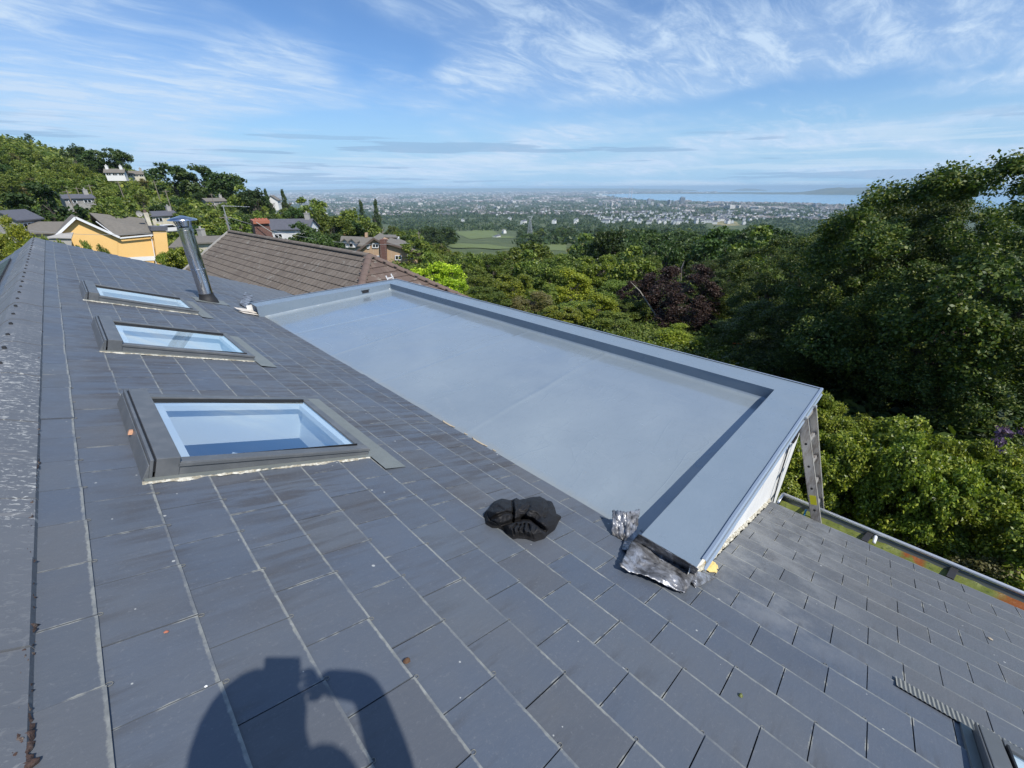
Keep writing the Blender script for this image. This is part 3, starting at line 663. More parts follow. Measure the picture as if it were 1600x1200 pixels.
# ---- flat dormer roof
ZT = -1.93; FX0, FX1, FY0, FY1 = 4.70, 5.05, 0.42, 8.76; IY0, IY1 = 0.76, 8.43
def zf(x): return -2.152 + (x-2.10)*0.030
mb = MB()
def floor(s, t):
    x = 2.085+s*(FX0-2.085); y = IY0+t*(IY1-IY0)
    z = zf(x)+0.004*mnoise.noise(Vector((x*0.9, y*0.9, 0)))+0.0015*mnoise.noise(Vector((x*3, y*3, 5)))
    for ys_, sk in ((6.95, -.10), (5.72, .06), (4.30, -.05), (2.75, .04)):
        dd = y-(ys_+sk*(x-3)+0.03*mnoise.noise(Vector((x*1.2, ys_, 0))))
        z += 0.0025*math.exp(-(dd/0.03)**2)
    if s == 0: x += 0.008*mnoise.noise(Vector((0, y*3, 0)))
    # fillets at the upstands
    dx = FX0-x; dy = min(y-IY0, IY1-y); f = 0.035
    if dx < f: z += (1-dx/f)**2*0.030
    if dy < f: z += (1-dy/f)**2*0.030
    return Vector((x, y, z))
def fmap(s, n): return s
# denser rows near the edges
import bisect
def dens(n, e=4):
    v = [0.0, 0.0015, 0.0035, 0.006]; w = [1-q for q in v[::-1]]
    m = [0.006+(1-0.012)*k/n for k in range(1, n)]
    return v+m+w
us_, ts_ = dens(70), dens(420)
mb.grid(len(us_)-1, len(ts_)-1, lambda s, t: floor(us_[round(s*(len(us_)-1))], ts_[round(t*(len(ts_)-1))]))
fo = mb.build('dormer_flat_roof', M['membrane'], house, HW, smooth=True)
def rectring(mb, a, b, z0a, z0b, m=0): pass
mb = MB(); e = 0.0015
def cz(x, y): return 0.0025*mnoise.noise(Vector((x*2.2, y*1.6, 8)))
# near coping: clipped by the slates on the house side
def cop_near(s, t):
    x = 1.90+s*(FX1-1.90); y0 = FY0+0.0; y1 = IY0 if x < FX0 else IY0
    y = y0+t*(y1-y0); return Vector((x, y+0.003*mnoise.noise(Vector((x*1.5, t, 3))), ZT+cz(x, y)-0.010*abs(t-0.5)*0))
mb.grid(60, 6, cop_near)
def cop_far(s, t):
    x = 1.99+s*(FX1-1.99); return Vector((x, IY1+t*(FY1-IY1)+0.003*mnoise.noise(Vector((x*1.5, t, 9))), ZT+cz(x, 8+t)))
mb.grid(60, 6, cop_far)
def cop_long(s, t):
    y = IY0+s*(IY1-IY0); return Vector((FX0+t*(FX1-FX0)+0.003*mnoise.noise(Vector((y*1.2, t, 13))), y, ZT+cz(FX0+t, y)))
mb.grid(140, 6, cop_long)
# inner upstands
mb.grid(60, 3, lambda s, t: Vector((1.90+s*(FX0-1.90), IY0+0.004*mnoise.noise(Vector((s*9, t, 0)))*t, ZT+0.001-t*0.30)))
mb.grid(60, 3, lambda s, t: Vector((1.99+s*(FX0-1.99), IY1+0.004*mnoise.noise(Vector((s*9, t, 2)))*t, ZT+0.001-t*0.30)))
mb.grid(140, 3, lambda s, t: Vector((FX0+0.004*mnoise.noise(Vector((s*22, t, 4)))*t, IY0+s*(IY1-IY0), ZT+0.001-t*0.30)))
mb.build('parapet', M['coping'], house, HW, smooth=False, fix=False)
# rainwater outlet in the far parapet
mb = MB(); mb.box(4.02, 4.17, IY1-0.006, IY1+0.25, ZT-0.105, ZT-0.045); mb.box(4.0, 4.19, IY1-0.012, IY1-0.004, ZT-0.052, ZT-0.042)
mb.build('roof_outlet', M['black_plastic'], house, HW)
# metal drip trim round the outside
mb = MB()
def trim(a, b, out):
    a = Vector(a); b = Vector(b); o_ = Vector(out)
    P = [(0, 0.010), (0.016, 0.012), (0.024, 0.004), (0.022, -0.050), (0.034, -0.062)]
    mb.grid(24, 4, lambda s, t: a+(b-a)*s+o_*P[round(t*4)][0]+Vector((0, 0, P[round(t*4)][1]))+o_*0.002*mnoise.noise(Vector((s*9, 0, 0))))
trim((1.97, FY0, ZT), (FX1+0.02, FY0, ZT), (0, -1, 0)); trim((FX1, FY0-0.02, ZT), (FX1, FY1+0.02, ZT), (1, 0, 0)); trim((FX1+0.02, FY1, ZT), (1.97, FY1, ZT), (0, 1, 0))
mb.build('drip_trim', M['trim'], house, HW, solid=0.002)
# dormer walls
mb = MB(); wy = 0.455
def slope_z(x): return -1.366/1.0 - (x)*math.tan(SL)-0.0
mb.poly([(1.90, wy, slope_z(1.90)-0.03), (4.29, wy, slope_z(4.29)-0.03), (4.29, wy, -5.8), (4.98, wy, -5.8), (4.98, wy, ZT-0.02), (1.90, wy, ZT-0.02)])
mb.poly([(1.90, 8.73, slope_z(1.90)-0.03), (4.29, 8.73, slope_z(4.29)-0.03), (4.29, 8.73, -5.8), (4.98, 8.73, -5.8), (4.98, 8.73, ZT-0.02), (1.90, 8.73, ZT-0.02)])
mb.poly([(4.98, wy, -5.8), (4.98, 8.73, -5.8), (4.98, 8.73, ZT-0.02), (4.98, wy, ZT-0.02)])
for (a, b, z0, z1) in ((Y0R, wy, -5.8, -3.05), (8.73, 14.4, -5.8, -3.05)):
    mb.poly([(4.02, a, z0), (4.02, b, z0), (4.02, b, z1), (4.02, a, z1)])
mb.poly([(-5.2, 14.45, -6.6), (4.02, 14.45, -6.6), (4.02, 14.45, -3.0), (-0.6, 14.45, -1.35), (-5.2, 14.45, -4.0)])
mb.build('dormer_wall', M['render'], house, HW, fix=False)
# dark-coloured strip standing in for the shade in the reveal under the trim
mb = MB(); mb.box(1.95, 4.99, wy-0.012, wy-0.002, ZT-0.085, ZT-0.055); mb.build('reveal_shade_strip', M['trim_dark'], house, HW)
# rough mortar joint where the wall meets the slates, foam at its lower end
mb = MB()
def mj(s, t):
    u = 2.50+s*2.58; n1 = mnoise.noise(Vector((u*11, t*2, 0))); w = 0.020+0.012*n1+0.006*mnoise.noise(Vector((u*30, t*4, 0)))
    q = t*math.pi/2; p = S(u, wy+0.004-max(w, 0.004)*math.sin(q)*1.2, 0.012+max(w*1.1, 0.004)*math.cos(q)); return p
mb.grid(340, 5, mj); mb.build('wall_mortar', M['pale_mortar'], house, HW, smooth=True)
mb = MB()
def foam(s, t):
    a = s*2*math.pi; r = (0.055+0.014*mnoise.noise(Vector((math.cos(a)*2, math.sin(a)*2, 0))))*t
    c0 = SP(1110, 884, 0.02)-O0; return S(c0.dot(dn)+r*math.cos(a)*1.35, c0.y+r*math.sin(a)*0.8, 0.014+0.035*(1-t**2)+0.010*mnoise.noise(Vector((math.cos(a)*t*4, math.sin(a)*t*4, 3))))
mb.grid(30, 10, foam); mb.build('expanding_foam', M['foam'], house, HW, smooth=True)
# torn lead flashing at the near end of the parapet
def crump(mb, quad, nu, nv, amp, sc, seed, edge=0.006):
    a, b, c, d = [Vector(q) for q in quad]; nn = (b-a).cross(d-a).normalized()
    def f(s, t):
        p = a*(1-s)*(1-t)+b*s*(1-t)+c*s*t+d*(1-s)*t
        q = Vector((s*sc, t*sc, seed)); h = mnoise.noise(q)*amp+abs(mnoise.noise(q*2.3))*amp*0.7+mnoise.noise(q*5)*amp*0.25
        ed = edge*mnoise.noise(Vector((s*11, t*11, seed+5)))
        return p+nn*h+(b-a).normalized()*ed*(1 if 0.05 < t < 0.95 else 2)+(d-a).normalized()*ed*1.5
    mb.grid(nu, nv, f)
mb = MB()
crump(mb, [v-dn*0.03 for v in (SP(1004, 826, 0.115), SP(1093, 885, 0.095), SP(1090, 912, 0.03), SP(992, 856, 0.045))], 40, 14, 0.016, 3.2, 1, 0.010)
mb.build('lead_flashing', M['lead'], house, HW, solid=0.003, smooth=True)
mb = MB()
crump(mb, [Vector((1.893, 0.775, ZT+0.004)), Vector((1.893, 0.405, ZT+0.004)), SP(1085, 898, 0.050), SP(988, 846, 0.075)], 36, 8, 0.007, 3.0, 77, 0.004)
mb.build('lead_flashing', M['lead'], house, HW, solid=0.003, smooth=True)
mb = MB()
crump(mb, [SP(987, 845, 0.085), SP(1085, 897, 0.060), SP(1071, 927, 0.030), SP(969, 884, 0.050)], 44, 20, 0.015, 3.0, 9, 0.010)
mb.build('lead_flashing', M['lead'], house, HW, solid=0.003, smooth=True)
mb = MB()
crump(mb, [SP(979, 800, 0.150), SP(1000, 796, 0.160), SP(994, 858, 0.030), SP(976, 846, 0.015)], 14, 18, 0.014, 2.8, 21, 0.010)
crump(mb, [SP(957, 797, 0.120), SP(979, 800, 0.150), SP(976, 846, 0.015), SP(956, 835, 0.020)], 14, 18, 0.014, 2.8, 31, 0.010)
crump(mb, [SP(976, 838, 0.03), SP(996, 840, 0.06), SP(988, 862, 0.05), SP(972, 858, 0.02)], 10, 10, 0.006, 3.0, 35)
mb.build('lead_flashing', M['lead'], house, HW, solid=0.003, smooth=True)
mb = MB(); crump(mb, [SP(1089, 892, 0.06), SP(1122, 901, 0.014), SP(1086, 919, 0.012), SP(1079, 905, 0.035)], 12, 12, 0.004, 2.5, 40)
mb.build('lead_flashing', M['lead'], house, HW, solid=0.0025, smooth=True)
# flashing scraps at the far end of the parapet
mb = MB(); P = S(2.36, 9.02, 0.02)
crump(mb, [SP(374, 475, 0.03), SP(385, 481, 0.02), SP(396, 463, 0.14), SP(383, 456, 0.17)], 14, 14, 0.008, 3, 50)
mb.build('lead_flashing', M['lead'], house, HW, solid=0.003, smooth=True)
mb = MB(); crump(mb, [S(2.30, 8.85, 0.05), S(2.36, 8.60, 0.04), S(2.62, 8.52, 0.045), S(2.55, 8.76, 0.06)], 10, 10, 0.01, 3, 60)
crump(mb, [S(2.34, 8.66, 0.02), S(2.38, 8.50, 0.02), S(2.62, 8.42, 0.025), S(2.60, 8.50, 0.03)], 10, 4, 0.006, 3, 61)
mb.build('parapet_scrap', mat('pale_scrap', (0.62, 0.57, 0.50), 0.6), house, HW, solid=0.004, smooth=True)
# bare mastic showing between slates and membrane
for (y, l, w) in ((2.97, 0.20, 0.034), (2.50, 0.22, 0.032), (2.70, 0.05, 0.016), (2.30, 0.05, 0.012)):
    def ms(s, t):
        ww = w*(math.sin(min(1, max(0, s))*math.pi))**0.5+0.006*mnoise.noise(Vector((s*7, t*3, y)))
        return S(2.712+0.012-ww*t+0.006, y-l/2+s*l, 0.014+0.005*math.sin(t*math.pi)+0.002*mnoise.noise(Vector((s*9, t*4, y))))
    mb = MB(); mb.grid(20, 5, ms); mb.build('mastic', M['tan_mastic'], house, HW, smooth=True)
# security light on the cheek
mb = MB(); mb.box(4.20, 4.33, wy-0.055, wy-0.012, -2.20, -2.11); mb.box(4.25, 4.30, wy-0.030, wy-0.002, -2.13, -2.09)
lt = mb.build('outdoor_light', M['black_plastic'], house, HW, bevel=0.006)
mb = MB(); mb.box(4.335, 4.36, wy-0.05, wy-0.01, -2.16, -2.08); mb.build('bracket', M['trim'], lt, Matrix.Identity(4))
mb = MB(); pts = [(4.30, wy-0.010, -2.2)]+[(4.30+0.05*k+0.02*math.sin(k*1.3), wy-0.010, -2.2-0.17*k) for k in range(1, 8)]
mb.tube(pts, 0.006, 6); mb.build('cable', M['trim_dark'], lt, Matrix.Identity(4))
# gutter
mb = MB(); gx, gz, gr = 4.415, -3.000, 0.098; gy0, gy1 = Y0R, 0.375
def gut(s, t, r=gr):
    a = math.pi*t; return Vector((gx-r*math.cos(a), gy0+s*(gy1-gy0), gz-r*math.sin(a)*0.95))
mb.grid(30, 14, lambda s, t: gut(s, t)); 
mb.poly([gut(1, k/14) for k in range(15)])
gu = mb.build('gutter', M['gutter'], house, HW, solid=0.003, smooth=True)
mb = MB(); mb.tube([(gx+gr+0.010, gy0, gz+0.018), (gx+gr+0.010, gy1, gz+0.018)], 0.018, 16)
mb.tube([(gx+gr+0.010, gy1, gz+0.016), (gx+0.03, gy1+0.004, gz+0.014), (gx-gr+0.02, gy1+0.002, gz+0.006)], 0.014, 10)
mb.build('gutter_rim', M['rim'], gu, Matrix.Identity(4), smooth=True)
mb = MB(); mb.grid(200, 6, lambda s, t: Vector((gx-0.080+0.155*t, gy0+s*(gy1-gy0-0.01), gz-0.052+0.012*mnoise.noise(Vector((s*90, t*2.2, 0)))+0.012*(abs(t-.5)*2)**2)))
mb.build('gutter_algae', M['algae'], gu, Matrix.Identity(4), smooth=True)
for yb in (-0.37, -0.95, -1.6):
    mb = MB(); mb.hexa([(gx-0.075, yb, gz-0.020), (gx+0.092, yb-.03, gz-0.020), (gx+0.092, yb+.02, gz-0.020), (gx-0.075, yb+.05, gz-0.020)], [(gx-0.075, yb, gz+0.004), (gx+0.092, yb-.03, gz+0.002), (gx+0.092, yb+.02, gz+0.002), (gx-0.075, yb+.05, gz+0.004)])
    mb.build('gutter_bracket', M['rubber'], gu, Matrix.Identity(4), bevel=0.003)
mb = MB(); pts = [(gx-0.03+0.11*k/8, -0.415, gz-0.012+0.030*math.sin(math.pi*k/8)) for k in range(9)]; mb.tube(pts, 0.013, 8)
mb.build('gutter_clip', M['white_paint'], gu, Matrix.Identity(4), smooth=True)
for ya, yb in ((Y0R, wy-0.01), (8.75, 14.4)):
    mb = MB(); mb.box(4.03, 4.285, ya, yb, -3.20, -3.035); mb.build('fascia_board', M['trim_dark'], house, HW)

# ---------------------------------------------------------------- things on the roof
# ladder: feet in the gutter edge, head against the dormer cheek
L0 = Vector((4.315, 0.02, -3.03)); L1 = Vector((4.315, 0.415, -1.965)); R0 = Vector((4.68, 0.0, -3.22)); R1 = Vector((4.68, 0.405, -1.985))
lad = empty('ladder', (4.5, 0.0, -3.1), label='grey aluminium ladder leaning on the white cheek of the dormer', cat='ladder')
LI = Matrix.Translation((-4.5, 0.0, 3.1)); up_ = (L1-L0).normalized()
def stile(a, b, side):
    mb = MB(); d = (b-a).normalized(); w = Vector((1, 0, 0)).cross(d).normalized()
    for (o1, o2, hw) in ((0, 0.004, 0.038),):
        mb.hexa([a-w*hw, a-w*hw+Vector((0.005, 0, 0)), a+w*hw+Vector((0.005, 0, 0)), a+w*hw], [b-w*hw, b-w*hw+Vector((0.005, 0, 0)), b+w*hw+Vector((0.005, 0, 0)), b+w*hw])
    for sg in (-1, 1):
        q = w*(0.038*sg); x1 = 0.028*side
        mb.hexa([a+q-w*.002, a+q-w*.002+Vector((x1, 0, 0)), a+q+w*.002+Vector((x1, 0, 0)), a+q+w*.002], [b+q-w*.002, b+q-w*.002+Vector((x1, 0, 0)), b+q+w*.002+Vector((x1, 0, 0)), b+q+w*.002])
    s_ = mb.build('stile', M['aluminium'], lad, LI)
    mb = MB(); mb.bar(b-d*0.012, b+d*0.012, 0.034, 0.082, up=w); mb.build('end_cap', M['galv'], s_, Matrix.Identity(4), bevel=0.006)
    for k in range(5):
        mb = MB(); p = a+d*(0.16+0.235*k)+Vector((-0.002*side, 0, 0)); mb.tube([p+Vector((-0.004, 0, 0)), p+Vector((0.001, 0, 0))], 0.011, 8)
        if side > 0: mb.build('rung_end', M['rubber'], s_, Matrix.Identity(4))
    return s_
sL = stile(L0, L1, 1); sR = stile(R0, R1, -1)
mb = MB(); d = (L1-L0).normalized(); w = Vector((1, 0, 0)).cross(d); p = L0+d*0.27+Vector((-0.003, 0, 0)); mb.hexa([p-w*.026+d*-.05, p-w*.026+d*-.05+Vector((.002, 0, 0)), p+w*.026+d*-.05+Vector((.002, 0, 0)), p+w*.026-d*.05], [p-w*.026+d*.05, p-w*.026+d*.05+Vector((.002, 0, 0)), p+w*.026+d*.05+Vector((.002, 0, 0)), p+w*.026+d*.05])
mb.build('sticker', M['yellow'], sL, Matrix.Identity(4))
for k in range(5):
    mb = MB(); a = L0+(L1-L0)*(0.14+0.205*k); b = R0+(R1-R0)*(0.20+0.192*k); mb.bar(a, b, 0.032, 0.026, up=(0, 0.94, -0.3)); mb.build('rung', M['aluminium'], lad, LI, bevel=0.004)
mb = MB()
for dy in (0.075, 0.14): mb.tube([(4.36, dy, -3.06), (4.36, dy, -2.985), (4.385, dy, -2.965), (4.42, dy, -2.985), (4.42, dy, -3.06)], 0.008, 8)
mb.build('ladder_hook', M['blue_plastic'], lad, LI, smooth=True)
# black jacket dropped on the slates
def hump(u, y, cu, cy, ru, ry, rot=0):
    du, dy = u-cu, y-cy; c, s = math.cos(rot), math.sin(rot); a, b = (du*c+dy*s)/ru, (-du*s+dy*c)/ry
    return max(0.0, 1-a*a-b*b)
OUT = [(290,500),(345,445),(400,370),(500,325),(600,345),(690,318),(725,342),(850,320),(990,297),(1060,340),(1140,358),(1180,440),(1200,520),(1260,540),(1228,590),(1180,690),(1090,755),(1050,800),(930,835),(830,800),(720,790),(650,805),(590,760),(560,710),(500,670),(400,668),(315,620)]
def outl(a):
    "radius of the outline from its middle in direction a (drawn units of 1/8 px)"
    best = None
    for k in range(len(OUT)):
        x0, y0 = OUT[k][0]-760, OUT[k][1]-560; x1, y1 = OUT[(k+1) % len(OUT)][0]-760, OUT[(k+1) % len(OUT)][1]-560
        dx, dy = math.cos(a), math.sin(a); den = dx*(y1-y0)-dy*(x1-x0)
        if abs(den) < 1e-9: continue
        r = (x0*(y1-y0)-y0*(x1-x0))/den; u = (x0*dy-y0*dx)/den
        if r > 0 and -1e-6 <= u <= 1+1e-6: best = r if best is None else max(best, r)
    return best or 200
def seg(x, y, P):
    d = 1e9
    for (x0, y0), (x1, y1) in zip(P, P[1:]):
        t = max(0, min(1, ((x-x0)*(x1-x0)+(y-y0)*(y1-y0))/((x1-x0)**2+(y1-y0)**2))); d = min(d, math.hypot(x-x0-t*(x1-x0), y-y0-t*(y1-y0)))
    return d
def gs(x, y, cx, cy, rx, ry): return math.exp(-((x-cx)/rx)**2-((y-cy)/ry)**2)
CR = [([(640, 360), (655, 470), (650, 600)], 16, .040), ([(500, 660), (640, 610), (780, 560), (880, 580), (960, 650), (1060, 730)], 20, .040), ([(360, 600), (450, 545), (560, 500), (640, 505)], 14, .024), ([(400, 480), (460, 440), (520, 470)], 18, .018),
      ([(760, 560), (830, 470), (850, 430)], 16, .010), ([(1040, 560), (1110, 480)], 14, .010), ([(660, 780), (650, 690), (690, 640)], 13, .020), ([(720, 780), (715, 700), (740, 650)], 12, .018), ([(790, 790), (775, 700), (790, 640)], 12, .018), ([(900, 820), (860, 720), (840, 640)], 13, .014), ([(330, 520), (360, 600), (460, 650)], 12, .016), ([(1070, 350), (1090, 430), (1070, 470)], 14, .012)]
mb = MB(); NU, NT = 200, 84; ORAD = [outl(2*math.pi*k/NU) for k in range(NU+1)]
def bag(s, t):
    k = round(s*NU); a = s*2*math.pi; q = t**0.8; x = 760+ORAD[k]*q*math.cos(a); y = 560+ORAD[k]*q*math.sin(a)
    edge = max(0.0, 1-q**7)**0.5
    h = 0.030+0.075*gs(x, y, 470, 490, 170, 150)+0.062*gs(x, y, 900, 420, 260, 150)+0.040*gs(x, y, 1080, 600, 130, 120)+0.034*gs(x, y, 800, 720, 230, 70)
    for P, w, dpt in CR: h -= dpt*math.exp(-(seg(x, y, P)/w)**2)
    v = Vector((x*0.006, y*0.008, 2.0)); rn = 1-abs(mnoise.noise(v))*2.2; rn2 = 1-abs(mnoise.noise(v*2.7+Vector((5, 0, 0))))*2.2
    h += 0.011*rn+0.005*rn2+0.006*math.sin(x*0.085+y*0.03)*gs(x, y, 760, 720, 200, 70)
    h = max(0.012, h*edge+0.012)
    P = SP(720+x/8, 740+y/8, 0.02)-O0; u, yy = P.dot(dn), P.y
    # things nearer the camera than the outline plane suggests: shift with height along the view
    R_ = ray(720+x/8, 740+y/8); k2 = (h-0.02)/(-nrm.dot(R_)); Q = P-R_*k2*0.9*edge
    return Vector((Q.dot(dn), Q.y, h))
mb.grid(NU, NT, bag)
jk = mb.build('jacket', M['cloth'], None, None, smooth=True); jk.matrix_world = RF
tag(jk, 'crumpled black jacket lying on the slates beside the flat roof', 'jacket')
# scraps of moss, leaf and grit
def scrap(name, label, cat, u, y, r, h, m, seed):
    mb = MB()
    def f(s, t):
        a = s*2*math.pi; q = t*(1+0.35*mnoise.noise(Vector((math.cos(a)*2, math.sin(a)*2, seed))))
        return Vector((u+r*q*math.cos(a), y+r*0.75*q*math.sin(a), 0.013+h*(1-t*t)*(1+0.5*mnoise.noise(Vector((q*4, a*2, seed))))))
    mb.grid(14, 6, f); o = mb.build(name, m, None, None, smooth=True); o.matrix_world = RF; tag(o, label, cat); return o
M['moss'] = mat('moss', rough=0.95, build=lambda n: n.color(n.mix(n.noise(n.coord(), 90, 4), (0.05, 0.02, 0.012), (0.16, 0.10, 0.055))))
scrap('moss_clump', 'brown clump of moss on a slate corner near the bottom of the frame', 'moss', 0.875, 0.885, 0.014, 0.012, M['moss'], 1)
scrap('moss_clump', 'greenish clump of moss in a joint right of the bottom middle', 'moss', 1.90, 0.02, 0.011, 0.010, M['algae'], 2)
scrap('dry_leaf', 'tiny orange dry leaf on the slates at lower left', 'leaf', 0.295, 1.395, 0.007, 0.004, M['terracotta'], 3)
scrap('white_pebble', 'small white chip on the slate beside the photographer\'s shadow', 'chip', 0.347, 1.13, 0.0045, 0.003, M['white_paint'], 4)
scrap('moss_clump', 'pale tuft of moss under the roof window in the lower right corner', 'moss', 2.60, -0.76, 0.025, 0.02, M['algae'], 5)
scrap('leaf_scrap', 'pale scrap of leaf on the slates at the right, towards the gutter', 'leaf', 4.05, -1.0, 0.016, 0.004, M['tan_mastic'], 6)

# ---------------------------------------------------------------- land
AZ = [-180, -60, -30, -8, 0, 5, 10, 15, 20, 28, 36, 50, 65, 80, 95, 115, 140, 180]
RR = [0, 15, 40, 60, 80, 110, 150, 200, 300, 400, 500, 700, 900, 1300, 2000, 3500, 6000, 7400, 12000, 20000, 90000]
TZ = {
 -180: [-5.8, -6, -6, -5, -4, -2, 2, 8, 20, 30, 38, 45, 45, 40, 30, 20, 0, -50, -100, -150, -197],
 -60:  [-5.8, -6, -6, -6, -5, -3, 0, 6, 18, 28, 35, 42, 42, 35, 20, 0, -50, -90, -150, -190, -197],
 -30:  [-5.8, -6, -7.5, -8.5, -9, -6, -1, 6, 17, 27, 33, 36, 30, 15, -20, -70, -130, -170, -190, -195, -197],
 -8:   [-5.8, -6.5, -8.5, -9.5, -10.5, -8, -3, 5, 16, 26, 31, 30, 15, -20, -70, -120, -165, -180, -192, -196, -197],
 0:    [-5.8, -6.5, -8.5, -9.5, -10.5, -8, -3, 3, 14, 24, 28, 22, 5, -30, -80, -130, -170, -185, -194, -196, -197],
 5:    [-5.8, -6.5, -8.5, -9.8, -11, -9, -4, 1.0, 8.5, 11, 7, -5, -30, -60, -100, -145, -176, -188, -195, -196, -197],
 10:   [-5.8, -6.5, -8.5, -9.8, -11, -9, -5.5, -4, -2, -6, -14, -35, -60, -85, -118, -152, -180, -190, -196, -197, -197],
 15:   [-5.8, -6.5, -8.5, -9.8, -10.5, -9, -8, -9, -14, -22, -32, -52, -72, -95, -125, -156, -184, -192, -196, -197, -197],
 20:   [-5.8, -6.5, -8.6, -9.8, -10.2, -10, -10.5, -13.5, -22, -32, -42, -60, -78, -100, -128, -158, -186, -193, -197, -197, -197],
 28:   [-5.8, -6.5, -8.8, -10.2, -11.5, -13.5, -18, -23, -33, -43, -52, -68, -84, -105, -132, -162, -188, -194, -197, -197, -197],
 36:   [-5.8, -6.5, -9.3, -11.5, -14, -18, -23, -29, -39, -48, -57, -73, -89, -108, -134, -165, -190, -195, -197, -197, -197],
 50:   [-5.8, -6.5, -10, -13, -16.5, -21, -26, -32, -42, -51, -59, -75, -91, -110, -136, -167, -191, -196, -197, -197, -197],
 65:   [-5.8, -6.6, -10.5, -13.6, -16.5, -20.5, -25, -31, -41, -50, -58, -74, -90, -110, -138, -170, -192, -196, -197, -197, -197],
 80:   [-5.8, -6.8, -10.5, -13.5, -16, -19.5, -24, -30, -40, -50, -58, -74, -90, -110, -140, -172, -193, -196, -197, -197, -197],
 95:   [-5.8, -6.6, -9.5, -12, -14, -17, -21, -27, -37, -47, -56, -72, -88, -110, -140, -172, -193, -196, -197, -197, -197],
 115:  [-5.8, -6.3, -8, -10, -12, -14, -18, -24, -34, -44, -53, -70, -86, -108, -140, -172, -193, -196, -197, -197, -197],
 140:  [-5.8, -6, -6.5, -7, -7, -8, -10, -14, -22, -30, -38, -50, -65, -90, -125, -160, -185, -193, -197, -197, -197],
 180:  [-5.8, -6, -6, -5, -4, -2, 2, 8, 20, 30, 38, 45, 45, 40, 30, 20, 0, -50, -100, -150, -197]}
TZa = np.array([TZ[a] for a in AZ], float); AZa = np.array(AZ, float); RRa = np.array(RR, float)
def ground_arr(az, r):
    az = np.asarray(az, float); r = np.asarray(r, float)
    i = np.clip(np.searchsorted(AZa, az, 'right')-1, 0, len(AZ)-2); j = np.clip(np.searchsorted(RRa, r, 'right')-1, 0, len(RR)-2)
    fa = (az-AZa[i])/(AZa[i+1]-AZa[i]); fr_ = np.clip((r-RRa[j])/(RRa[j+1]-RRa[j]), 0, 1); fa = fa*fa*(3-2*fa)*0.4+fa*0.6
    z = TZa[i, j]*(1-fa)*(1-fr_)+TZa[i+1, j]*fa*(1-fr_)+TZa[i, j+1]*(1-fa)*fr_+TZa[i+1, j+1]*fa*fr_
    z = z+np.where(r > 60, np.sin(az*0.9+r*0.01)*np.minimum(r, 1500)*0.0016*np.sin(r*0.021+az*0.3), 0)*np.where(r < 5000, 1, 0)
    # the bay
    nr = np.interp(az, [56, 59, 61, 64, 68, 80, 95, 130, 150], [12500, 9600, 8100, 7400, 7000, 6500, 6100, 5600, 5600])
    fr2 = np.interp(az, [56, 60, 70, 75, 130], [12600, 15000, 16000, 17500, 17500])
    lo = (az > 56.5) & (r > nr) & (r < fr2) & (az < 150)
    z = np.where(lo, -208, z)
    sea2 = (az > 66) & (az < 150) & (r > 19500); return np.where(sea2, -208, z)
def ground(x, y):
    return float(ground_arr(math.degrees(math.atan2(x, y)), math.hypot(x, y)))
def on(px, r, py=300):
    d = ray(px, py); q = r/math.hypot(d.x, d.y); x, y = d.x*q, d.y*q
    return Vector((x, y, ground(x, y)))
azs = np.concatenate([np.arange(-180, -12, 4.0), np.arange(-12, 116, 0.5), np.arange(116, 181, 4.0)])
rs = np.concatenate([[0.0], np.geomspace(4, 200, 70), np.geomspace(206, 6000, 110)[1:], np.geomspace(6100, 24000, 90), np.geomspace(26000, 90000, 8)])
Agr, Rgr = np.meshgrid(azs, rs, indexing='ij'); Zgr = ground_arr(Agr, Rgr)
nz = np.array([[0.0]])
V = np.stack([Rgr*np.sin(np.radians(Agr)), Rgr*np.cos(np.radians(Agr)), Zgr], -1).reshape(-1, 3)
bump = np.array([mnoise.noise(Vector((v[0]*0.05, v[1]*0.05, 0))) if 12 < math.hypot(v[0], v[1]) < 600 else 0 for v in V]); V[:, 2] += bump*0.7
na, nr_ = len(azs), len(rs)
ii, jj = np.meshgrid(np.arange(na-1), np.arange(nr_-1), indexing='ij'); k0 = ii*nr_+jj
Q = np.stack([k0, k0+1, k0+nr_+1, k0+nr_], -1).reshape(-1, 4)
def terrain_nodes(n):
    o = n.coord('Object')
    g = n.cr(n.noise(o, 0.035, 7, 0.65), [(0.3, (0.028, 0.050, 0.014)), (0.5, (0.055, 0.085, 0.022)), (0.62, (0.10, 0.12, 0.04)), (0.75, (0.05, 0.075, 0.022))])
    g = n.mix(n.ramp(n.noise(o, 1.2, 6, 0.7), 0.4, 0.7, 0, 0.6), g, (0.11, 0.115, 0.05))
    # plain: fields and town ground
    cam_d_ = n.node('ShaderNodeVectorMath', operation='LENGTH'); n.L(o, cam_d_.inputs[0]); dist = cam_d_.outputs['Value']
    t = n.cr(n.noise(o, 0.006, 9, 0.75), [(0.35, (0.025, 0.045, 0.018)), (0.5, (0.055, 0.080, 0.036)), (0.6, (0.12, 0.125, 0.085)), (0.75, (0.07, 0.085, 0.05))])
    n.color(n.mix(n.ramp(dist, 1800, 3200), g, t)); n.bump(n.noise(o, 3, 6, 0.7), 0.6, 0.15)
M['terrain'] = mat('terrain', rough=0.95, build=terrain_nodes)
to = bpy.data.objects.new('terrain', np_mesh('terrain', V, Q, M['terrain'], True)); COL.objects.link(to); tag(to, kind='structure')
def sea_nodes(n):
    o = n.coord('Object'); n.bump(n.noise(o, 0.02, 6, 0.6), 0.06, 2.0); n.color(n.mix(n.noise(o, 0.0006, 4), (0.10, 0.27, 0.42), (0.13, 0.31, 0.46)))
M['sea'] = mat('sea', rough=0.18, build=sea_nodes)
mb = MB(); rr = 160000
